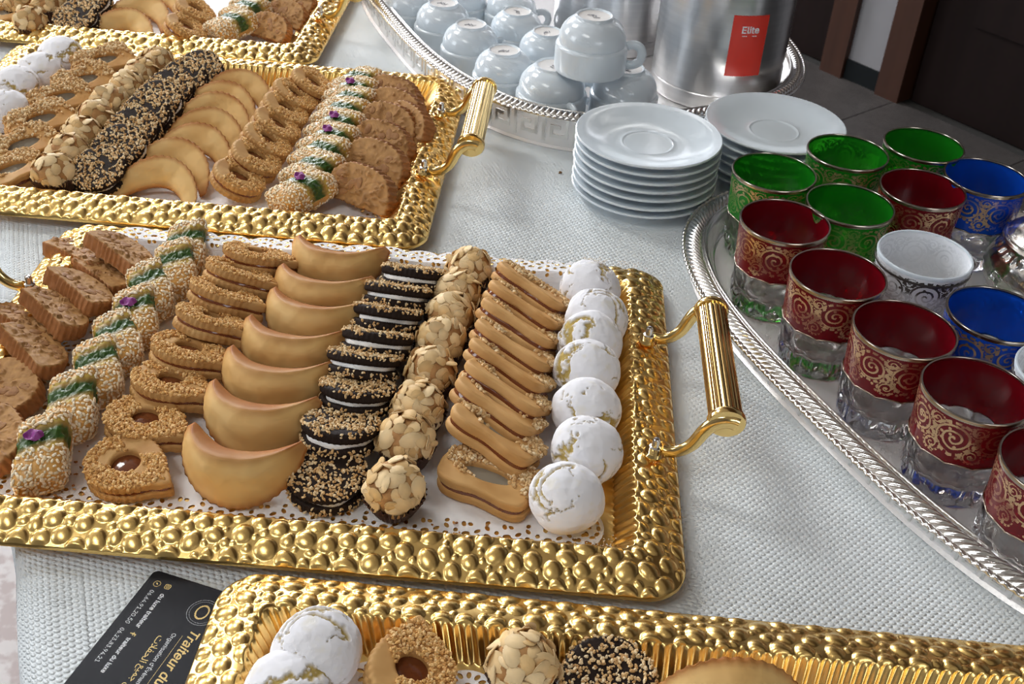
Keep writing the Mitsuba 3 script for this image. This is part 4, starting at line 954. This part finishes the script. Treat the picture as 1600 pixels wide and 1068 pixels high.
# ---------------------------------------------------------------- cups, saucers, urns
def arc_profile(pts, n=60):
    return spline(pts, n)
def make_cup(s=1.0):
    """Upside-down stacking cup, rim on z = 0, foot on top."""
    pro = np.vstack([[(0.0325, 0.0002), (0.0335, 0.0), (0.0345, 0.0006), (0.0350, 0.0020)], [(0.0352, z) for z in np.linspace(0.004, 0.0235, 8)],
                     [(0.0352, 0.0252), (0.0346, 0.0265), (0.0334, 0.0272), (0.0322, 0.0278)],
                     spline([(0.0326, 0.0284), (0.0324, 0.0330), (0.0309, 0.0395), (0.0272, 0.0455), (0.0224, 0.0497), (0.0188, 0.0516)], 22),
                     [(0.0180, 0.0526), (0.0178, 0.0544), (0.0172, 0.0550), (0.0160, 0.0546), (0.0154, 0.0532)]])
    outer = lathe(pro, 72)
    inside = lathe([(0.0325, 0.0002), (0.0318, 0.002), (0.0316, 0.022), (0.0290, 0.028), (0.026, 0.040), (0.0200, 0.047), (0.0, 0.0492)], 72); inside.invert()
    body = cat([outer, inside]); body.apply_scale(s)
    foot = lathe([(0.0156, 0.0534), (0.010, 0.0526), (0.0, 0.0523)], 48); foot.apply_scale(s)
    path = spline([(0.0342, 0, 0.0245), (0.0400, 0, 0.0265), (0.0470, 0, 0.0240), (0.0500, 0, 0.0170), (0.0478, 0, 0.0095), (0.0420, 0, 0.0062), (0.0345, 0, 0.0070)], 36)
    handle = tube(path, 0.0036, 16, flat=(1.25, 0.8)); handle.apply_scale(s)
    ink = []
    for k, (x, y, w, h) in enumerate(((-0.003, 0.004, 0.007, 0.0009), (-0.0015, 0.0015, 0.0010, 0.005), (0.0015, 0.0010, 0.0010, 0.004), (0.002, -0.003, 0.006, 0.0008))):
        q = rbox(w, h, 0.0003, 0.0003); q.apply_translation([x, y, 0.0531]); ink.append(q)
    ink = cat(ink); ink.apply_scale(s)
    return [('bowl', ply(body, 'porcelain', 35), None, None), ('foot_recess', ply(foot, 'foot_bisque', True), 'unglazed grey foot', None), ('handle', ply(handle, 'porcelain', True), None, None), ('stamp', ply(ink, 'stamp_ink', False), 'dark maker stamp', None)]
cup_parts = make_cup()
CUPS = [  # x, y, z, size, handle direction, label
    (0.0217, 1.0480, 0.0062, 1.00, -60, 'white upside-down cup at the near tray rim, left support of the raised cup'),
    (0.0938, 1.0580, 0.0062, 0.97, 150, 'white upside-down cup under the raised cup, half behind the front saucer stack'),
    (-0.0277, 1.0905, 0.0062, 0.90, 60, 'white upside-down cup, second along the near rim of the silver tray'),
    (-0.0659, 1.1551, 0.0062, 0.90, 40, 'white upside-down cup, third along the near rim of the silver tray'),
    (0.0143, 1.1536, 0.0062, 0.87, 100, 'white upside-down cup half hidden behind the raised cup'),
    (-0.0189, 1.2066, 0.0062, 0.87, -20, 'white upside-down cup, second line from the tray rim, handle towards the urns'),
    (-0.1002, 1.2124, 0.0062, 0.90, 30, 'white upside-down cup, fourth along the near rim of the silver tray'),
    (-0.0270, 1.2700, 0.0062, 0.87, 10, 'white upside-down cup at the top photo edge, nearest the hidden urn'),
    (-0.1410, 1.2565, 0.0062, 0.90, 50, 'white upside-down cup, fifth along the near rim of the silver tray'),
    (-0.0850, 1.2840, 0.0062, 0.87, 70, 'white upside-down cup cut by the top of the photo, between two others'),
]
for x, y, z, s, h, lab in CUPS:
    t = thing('coffee_cup', lab, 'cup', 'upside-down coffee cups')
    put(t, cup_parts, at(x, y, z, h, 0, 0, s))
t = thing('coffee_cup', 'white cup raised upside down on two others, handle towards the steel urn', 'cup', 'upside-down coffee cups')
put(t, cup_parts, at(0.0560, 1.0400, 0.0620, 4, 0, 0, 0.98))

def make_saucer():
    R = 0.0640
    top = np.vstack([[(0.0, 0.0040), (0.020, 0.0040), (0.0215, 0.0044), (0.0225, 0.0050), (0.0235, 0.0047)], spline([(0.0250, 0.0044), (0.036, 0.0056), (0.046, 0.0085), (0.055, 0.0118), (0.0618, 0.0136)], 18),
                     [(0.0632, 0.0140), (0.0640, 0.0136), (0.0642, 0.0127), (0.0636, 0.0119)], spline([(0.0620, 0.0113), (0.055, 0.0092), (0.046, 0.0056), (0.038, 0.0026)], 12), [(0.0365, 0.0004), (0.0350, 0.0), (0.0335, 0.0004), (0.032, 0.0018), (0.0, 0.0018)]])
    return ply(lathe(top, 110), 'porcelain', 30)
saucer = make_saucer()
def saucers(x, y, n, z0, where, seed):
    r = np.random.default_rng(seed)
    for i in range(n):
        dx, dy = r.normal(size=2) * 0.0006
        say = 'topmost' if i == n - 1 else 'lowest' if i == 0 else ['', 'second', 'third', 'fourth', 'fifth', 'sixth'][i] + ' from the bottom'
        t = thing('saucer', f'white porcelain saucer, {say} {where}', 'saucer', 'saucers ' + where)
        scene[t] = {**saucer, 'to_world': T().translate([float(x + dx), float(y + dy), z0 + 0.0079 * i])}
saucers(0.1067, 0.9088, 7, 0.0004, 'in the front stack on the cloth', 1)
saucers(0.2265, 0.9690, 6, 0.0004, 'in the stack behind the green glasses', 2)

def make_urn(label):
    body = lathe(np.vstack([[(0, 0), (0.0640, 0), (0.0672, 0.0012), (0.0680, 0.0035), (0.0680, 0.0165), (0.0675, 0.0172), (0.0675, 0.0182), (0.0680, 0.0189)], [(0.0680, z) for z in np.linspace(0.03, 0.27, 8)], spline([(0.0680, 0.275), (0.064, 0.290), (0.050, 0.300)], 10)]), 120)
    lid = lathe([(0.050, 0.300), (0.052, 0.303), (0.052, 0.325), (0.046, 0.336), (0.0, 0.340)], 80)
    spout = tube(spline([(0.05, 0, 0.305), (0.075, 0, 0.318), (0.09, 0, 0.310), (0.094, 0, 0.298)], 20), 0.008, 14)
    hnd = tube(spline([(-0.048, 0, 0.315), (-0.085, 0, 0.315), (-0.1, 0, 0.27), (-0.098, 0, 0.18), (-0.068, 0, 0.16)], 30), 0.008, 14)
    parts = [('body', ply(body, 'steel', 35), None, None), ('lid', ply(lid, 'black_plastic', 35), 'black lid', None), ('spout', ply(spout, 'black_plastic', True), None, None), ('handle', ply(hnd, 'black_plastic', True), None, None)]
    return parts
urn_parts = make_urn(1)
t = thing('steel_urn', 'brushed steel coffee urn with a red label, standing on the silver tray', 'urn')
put(t, urn_parts, at(0.1960, 1.1510, 0.0062, 90))
# red label wrapped on the urn, with its white lettering
def wrap(mesh, R, a0, z0):
    """Bends a flat mesh (x along, y up, z out) round the urn, centred on the angle a0 at the height z0."""
    V = np.array(mesh.vertices); a = a0 + V[:, 0] / R
    m = mesh.copy(); m.vertices = np.c_[(R + V[:, 2]) * np.cos(a), (R + V[:, 2]) * np.sin(a), z0 + V[:, 1]]
    return m
lab = trimesh.creation.extrude_polygon(sbox(-0.0185, -0.031, 0.0185, 0.031).segmentize(0.002), 0.0004, engine='earcut')
gx = np.linspace(-0.0185, 0.0185, 24)
fl = trimesh.Trimesh(np.concatenate([np.c_[gx, np.full(24, -0.031), np.full(24, .0004)], np.c_[gx, np.full(24, .031), np.full(24, .0004)]]), np.vstack([np.stack([np.arange(23), np.arange(1, 24), np.arange(24, 47)], 1), np.stack([np.arange(1, 24), np.arange(25, 48), np.arange(24, 47)], 1)]), process=False)
LA, LZ = math.radians(-77), 0.072
Tu = at(0.1960, 1.1510, 0.0062)
part(t, 'label', ply(wrap(fl, 0.0681, LA, LZ), 'label_red', True), Tu, 'red label reading Elite')
tx = meshkit.text_mesh('Elite', 0.0066, 0.0003, True); w = tx.bounds[1][0]; tx.apply_translation([-w / 2, 0.0135, 0.0005])
scene[t + '__label__lettering'] = {**ply(wrap(tx.subdivide(), 0.0681, LA, LZ), 'print_white', False), 'to_world': Tu}
ln = rbox(0.015, 0.0007, 0.0003, 0.0002); ln.apply_translation([0, 0.0105, 0.0006])
scene[t + '__label__line'] = {**ply(wrap(ln, 0.0681, LA, LZ), 'print_white', False), 'to_world': Tu}
t = thing('steel_urn', 'second steel urn partly hidden between the cups and the labelled urn', 'urn')
put(t, urn_parts, at(0.0900, 1.2750, 0.0062, 120))

# ---------------------------------------------------------------- tea glasses
GH, GR = 0.0742, 0.0330
def glass_r(z): return 0.0288 + (GR - 0.0288) * (np.clip(z / GH, 0, 1) ** 1.2)
def make_glass_body():
    def mod(r, z, A):
        k = np.clip(1 - np.abs(z - 0.016) / 0.017, 0, 1) * (r > 0.020)
        lob = 0.0013 * np.cos(12 * A) * k + 0.0006 * np.cos(12 * A + PI) * np.clip(1 - np.abs(z - 0.030) / 0.006, 0, 1) * (r > 0.0255)
        return r + lob, z
    hz = 0.0385
    outer = [(0.0, 0.0012), (0.020, 0.0010), (0.0235, 0.0), (0.0265, 0.0004), (0.0282, 0.0030)] + [(float(glass_r(z)), z) for z in np.linspace(0.006, hz, 14)]
    inner = [(float(glass_r(hz)) - 0.0021, hz)] + [(float(glass_r(z)) - 0.0026, z) for z in (0.034, 0.028, 0.022)] + [(0.0250, 0.0175), (0.0215, 0.0140), (0.014, 0.0125), (0.0, 0.0122)]
    return lathe(outer + inner, 96, mod)
glass_body = ply(make_glass_body(), 'clear_glass', 35)
def make_band():
    n, kz = 144, 14; th = np.arange(n + 1) * 2 * PI / n
    low = 0.0368 + 0.0013 * np.abs(np.sin(th * 6)) ** 0.7
    t = np.linspace(0, 1, kz)
    Z = low[:, None] * (1 - t) + (GH - 0.0012) * t
    R = glass_r(Z) + 0.00035
    V = np.stack([R * np.cos(th)[:, None], R * np.sin(th)[:, None], Z], -1).reshape(-1, 3)
    uv = np.stack(np.broadcast_arrays((th / (2 * PI))[:, None], t[None]), -1).reshape(-1, 2)
    lining = trimesh.Trimesh((V * [1, 1, 0] * ((R - 0.0013) / R).reshape(-1, 1) + V * [0, 0, 1]), grid_faces(n + 1, kz), process=False)
    return trimesh.Trimesh(V, grid_faces(n + 1, kz), process=False), uv, lining
_bm, _buv, _bl = make_band()
bands = {c: ply(_bm, 'band_' + c, True, uv=_buv) for c in ('red', 'green', 'blue', 'white')}
linings = {c: ply(_bl, 'lining_' + c, True, uv=_buv) for c in bands}
rim = lathe([(GR - 0.0009, GH - 0.0028), (GR + 0.0006, GH - 0.0028), (GR + 0.0008, GH - 0.0010), (GR + 0.0003, GH), (GR - 0.0007, GH), (GR - 0.0011, GH - 0.0008), (GR - 0.0009, GH - 0.0028)], 96)
rim_ply = ply(rim, 'rim_metal', 40); rim_white = ply(rim, 'porcelain', 40)
edge = tube(np.stack([(glass_r(0.037) + 0.0007) * np.cos(np.linspace(0, 2 * PI, 181)), (glass_r(0.037) + 0.0007) * np.sin(np.linspace(0, 2 * PI, 181)), 0.0368 + 0.0013 * np.abs(np.sin(np.linspace(0, 2 * PI, 181) * 6)) ** 0.7], -1), 0.0006, 6)
edge_ply = ply(edge, 'rim_metal', True)
stripe = lathe([(GR + 0.0006, GH - 0.0080), (GR + 0.0009, GH - 0.0078), (GR + 0.0009, GH - 0.0062), (GR + 0.0006, GH - 0.0060)], 96)
stripe_ply = ply(stripe, 'ornament_dark', 40)
GLASSES = [  # x, y, colour, label
    (0.2534, 0.6096, 'red', 'red tea glass along the tray rim, third of the red line from its far end'),
    (0.2219, 0.6714, 'red', 'red tea glass along the tray rim, second of the red line from its far end'),
    (0.1957, 0.7401, 'red', 'red tea glass at the far end of the red line, before two green glasses'),
    (0.3151, 0.8080, 'red', 'red tea glass standing apart, between the green glasses and the far blue glass'),
    (0.2830, 0.5493, 'red', 'red tea glass along the tray rim, fourth of the red line from its far end'),
    (0.3112, 0.4848, 'red', 'red tea glass cut by the right edge of the photo, nearest of all glasses'),
    (0.1992, 0.8189, 'green', 'green tea glass nearest to the front saucer stack'),
    (0.2668, 0.8639, 'green', 'green tea glass before the rear saucer stack, middle of the far green three'),
    (0.3362, 0.8884, 'green', 'green tea glass farthest from the camera, against the dark floor'),
    (0.2507, 0.7731, 'green', 'green tea glass between the red and white glasses, nearest of the green ones'),
    (0.3736, 0.8357, 'blue', 'blue tea glass at the far end, behind the silver pot'),
    (0.3217, 0.6349, 'blue', 'blue tea glass between the white glass and the red line, cut by the photo edge'),
    (0.2913, 0.7066, 'white', 'white tea glass with dark scrolls in the middle of the glasses'),
    (0.3490, 0.5740, 'white', 'white tea glass of which only a sliver shows at the right edge'),
]
for k, (x, y, c, lab) in enumerate(GLASSES):
    t = thing('tea_glass', lab, 'glass', f'{c} tea glasses on the silver tray')
    Tm = at(x, y, 0.0045, k * 37)
    put(t, [('base', glass_body, 'clear moulded glass base', None), ('colour_band', bands[c], f'{c} band with scroll ornament', None), ('lining', linings[c], None, None), ('rim', rim_white if c == 'white' else rim_ply, None, None), ('band_edge', edge_ply, None, None)], Tm)
    if c == 'white': part(t, 'stripe', stripe_ply, Tm)

# silver pot at the right edge of the photo
def pot_mod(r, z, A):
    k = np.clip(1 - np.abs(z - 0.030) / 0.022, 0, 1)
    w = 0.0011 * np.sin(A * 14 + z * 260) * np.sin(A * 9 - z * 330) + 0.0008 * np.sign(np.sin(A * 30)) * (np.abs(z - 0.053) < 0.0035)
    return r + (k + (np.abs(z - 0.053) < 0.0035)) * w * (r > 0.02), z
pot = lathe(np.vstack([[(0.0, 0.008)], spline([(0.030, 0.008), (0.046, 0.014), (0.054, 0.028), (0.052, 0.042), (0.046, 0.054), (0.044, 0.060)], 40), [(0.0455, 0.0605), (0.0465, 0.062), (0.0455, 0.0635), (0.043, 0.064)]]), 200, pot_mod)
lid = lathe(np.vstack([[(0.0440, 0.0640), (0.0442, 0.0655)], spline([(0.0430, 0.0660), (0.036, 0.073), (0.022, 0.080), (0.006, 0.083)], 20), [(0.004, 0.085), (0.007, 0.089), (0.0075, 0.093), (0.004, 0.097), (0.0, 0.098)]]), 90)
t = thing('silver_pot', 'embossed silver pot with domed mirror lid, cut by the right edge of the photo', 'pot')
Tp = at(0.4150, 0.7715, 0.0042, 20, 0, 0, 0.86)
put(t, [('body', ply(pot, 'silver', 40), None, None), ('lid', ply(lid, 'silver', 40), 'smooth domed lid', None)], Tp)
for k in range(4):
    a = k * PI / 2 + 0.5
    f = trimesh.creation.icosphere(subdivisions=3, radius=0.0075); f.apply_translation([0.040 * math.cos(a), 0.040 * math.sin(a), 0.0075])
    part(t, 'ball_foot', ply(f, 'silver', True), Tp)
#CROCKERY_END

# ---------------------------------------------------------------- business card
t = thing('business_card', 'black business card with white and gold print, tucked under the nearest gold tray', 'card')
cw, ch = 0.088, 0.056
cs = sbox(0, 0, cw, ch).buffer(-0.0035).buffer(0.0035, quad_segs=8)
card = trimesh.creation.extrude_polygon(cs, 0.0005, engine='earcut')
CARD_X, CARD_Y, CARD_A = -0.1905, 0.4305, math.degrees(math.atan2(-0.96, -0.28))
Tc = T().translate([CARD_X, CARD_Y, 0.0016]).rotate([0, 0, 1], CARD_A)
scene[t] = {**ply(card, 'black_card', False), 'to_world': Tc}
def write(txt, x0, x1, y, mat, bold=False, italic=0.0):
    """Lettering fitted between x0 and x1."""
    m = meshkit.text_mesh(txt, 0.004, 0.00008, bold); V = np.array(m.vertices); k = (x1 - x0) / (V[:, 0].max() - V[:, 0].min())
    V[:, :2] *= k; V[:, 0] += V[:, 1] * italic; m.vertices = V + [x0, y, 0.0005]
    part(t, 'lettering', ply(m, mat, False), Tc)
def print_shape(shape, mat, name):
    ms = [trimesh.creation.extrude_polygon(g, 0.00008, engine='earcut') for g in getattr(shape, 'geoms', [shape])]
    m = cat(ms); m.apply_translation([0, 0, 0.0005]); part(t, name, ply(m, mat, False), Tc)
write('06.64.91.20.50', 0.0132, 0.0376, 0.0058, 'print_white'); write('06.23.83.94.21', 0.0411, 0.0645, 0.0058, 'print_white')
write('du luxe traiteur', 0.0135, 0.0383, 0.0126, 'print_white', True); write('traiteur du luxe', 0.0457, 0.0694, 0.0126, 'print_white', True)
write("Organisation d'\u00c9v\u00e8nements", 0.0347, 0.0765, 0.0330, 'print_white')
write('Traiteur du luxe', 0.0285, 0.0820, 0.0415, 'print_gold', True, 0.25)
def ring(x, y, r, w): return Point(x, y).buffer(r, 24).difference(Point(x, y).buffer(r - w, 24))
print_shape(ring(0.0172, 0.0405, 0.0088, 0.0003), 'print_grey', 'emblem'); print_shape(ring(0.0172, 0.0405, 0.0074, 0.0002), 'print_grey', 'emblem')
print_shape(affinity.translate(affinity.scale(ring(0, 0, 0.0044, 0.0010), 1.15, 0.85), 0.0172, 0.0400), 'print_gold', 'emblem')
sq = sbox(0.0066, 0.0115, 0.0100, 0.0149).buffer(-0.0008).buffer(0.0008); print_shape(sq.difference(sq.buffer(-0.0004)).union(ring(0.0083, 0.0132, 0.0009, 0.0004)), 'print_gold', 'icon')
print_shape(ring(0.0085, 0.0066, 0.0021, 0.0003).union(affinity.rotate(sbox(0.0076, 0.0063, 0.0092, 0.0069), 45)), 'print_gold', 'icon')
print_shape(union_all([sbox(0.0424, 0.0124, 0.0430, 0.0158), sbox(0.0416, 0.0140, 0.0438, 0.0145), sbox(0.0424, 0.0153, 0.0440, 0.0158)]), 'print_gold', 'icon')
print_shape(sbox(0.0345, 0.0386, 0.080, 0.0388), 'print_gold', 'rule')
def arabic(text, height):
    from PIL import Image, ImageDraw, ImageFont
    font = ImageFont.truetype(glob.glob('/opt/blender-*/*/datafiles/fonts/NotoSansArabic*')[0], 72)
    x0, y0, x1, y1 = font.getbbox(text)
    im = Image.new('L', (x1 - x0 + 8, y1 - y0 + 8)); ImageDraw.Draw(im).text((4 - x0, 4 - y0), text, 255, font)
    on = np.pad(np.asarray(im) > 127, ((0, 0), (1, 1))).astype(np.int8)
    r0, c0 = np.nonzero(np.diff(on, axis=1) == 1); c1 = np.nonzero(np.diff(on, axis=1) == -1)[1]
    sh = union_all([sbox(a, -r - 1, b, -r) for a, b, r in zip(c0, c1, r0)]).buffer(0.6).buffer(-0.6).simplify(0.6)
    k = height / (y1 - y0)
    return affinity.scale(sh, k, k, origin=(0, -(y1 - y0)))
# presentation forms in visual order, left to right: "al-haflat", "jami'", "tamwin"
words_ = ['\ufe95\ufefc\ufed4\ufea4\ufedf\u0627'.replace('\ufe95', '\ufe95'), '\ufeca\ufef4\ufee4\ufe9f', '\ufee6\ufef3\ufeee\ufee4\ufe97']
xx = 0.0388
for wd in words_:
    g = affinity.translate(arabic(wd, 0.0042), xx, 0.0310)
    g = affinity.translate(g, xx - g.bounds[0], 0.0268 - g.bounds[1]); print_shape(g, 'print_gold', 'lettering'); xx = g.bounds[2] + 0.0016

# ---------------------------------------------------------------- small stuff on cloth and trays
rng = np.random.default_rng(77)
def crumbs(name, label, catg, spots, size, cols, mat, base=ICO0):
    P = []
    for (cx, cy, z, sx, sy, n) in spots:
        q = rng.normal(size=(n, 2)) * [sx, sy] + [cx, cy]; P.append(np.c_[q, np.full(n, z)])
    P = np.vstack(P); m, C = scatter(P, np.tile([0, 0, 1.0], (len(P), 1)), size, rng, (1, 0.8, 0.6), 0.2, cols, 0.1, base)
    t = thing(name, label, catg, kind='stuff'); scene[t] = ply(m, mat, False, color=C)
crumbs('sugar_dust', 'powdered sugar spilled beside the sugared cookies on the middle gold tray', 'sugar', [(0.0800, 0.485, 0.0040, 0.004, 0.012, 260), (0.0700, 0.470, 0.0034, 0.012, 0.004, 160), (0.0600, 0.758, 0.0205, 0.006, 0.004, 120), (0.0850, 0.757, 0.0205, 0.006, 0.003, 60)], 0.0005, [srgb(236, 232, 226)], 'powder')
crumbs('pastry_crumb', 'brown pastry crumbs fallen on the lace doily between the pastries', 'crumbs', [(-0.255, 0.50, 0.0034, 0.012, 0.02, 60), (-0.20, 0.47, 0.0034, 0.02, 0.004, 20), (-0.05, 0.475, 0.0034, 0.03, 0.006, 26), (-0.29, 0.53, 0.0034, 0.01, 0.02, 40)], 0.0009, [srgb(150, 100, 56), srgb(190, 140, 86)], 'baked')
crumbs('table_crumb', 'tiny brown crumb lying on the white cloth near the front saucer stack', 'crumb', [(0.0335, 0.9395, 0.001, 0.0008, 0.0006, 3)], 0.0016, [srgb(120, 90, 60)], 'baked')
#CARD_END
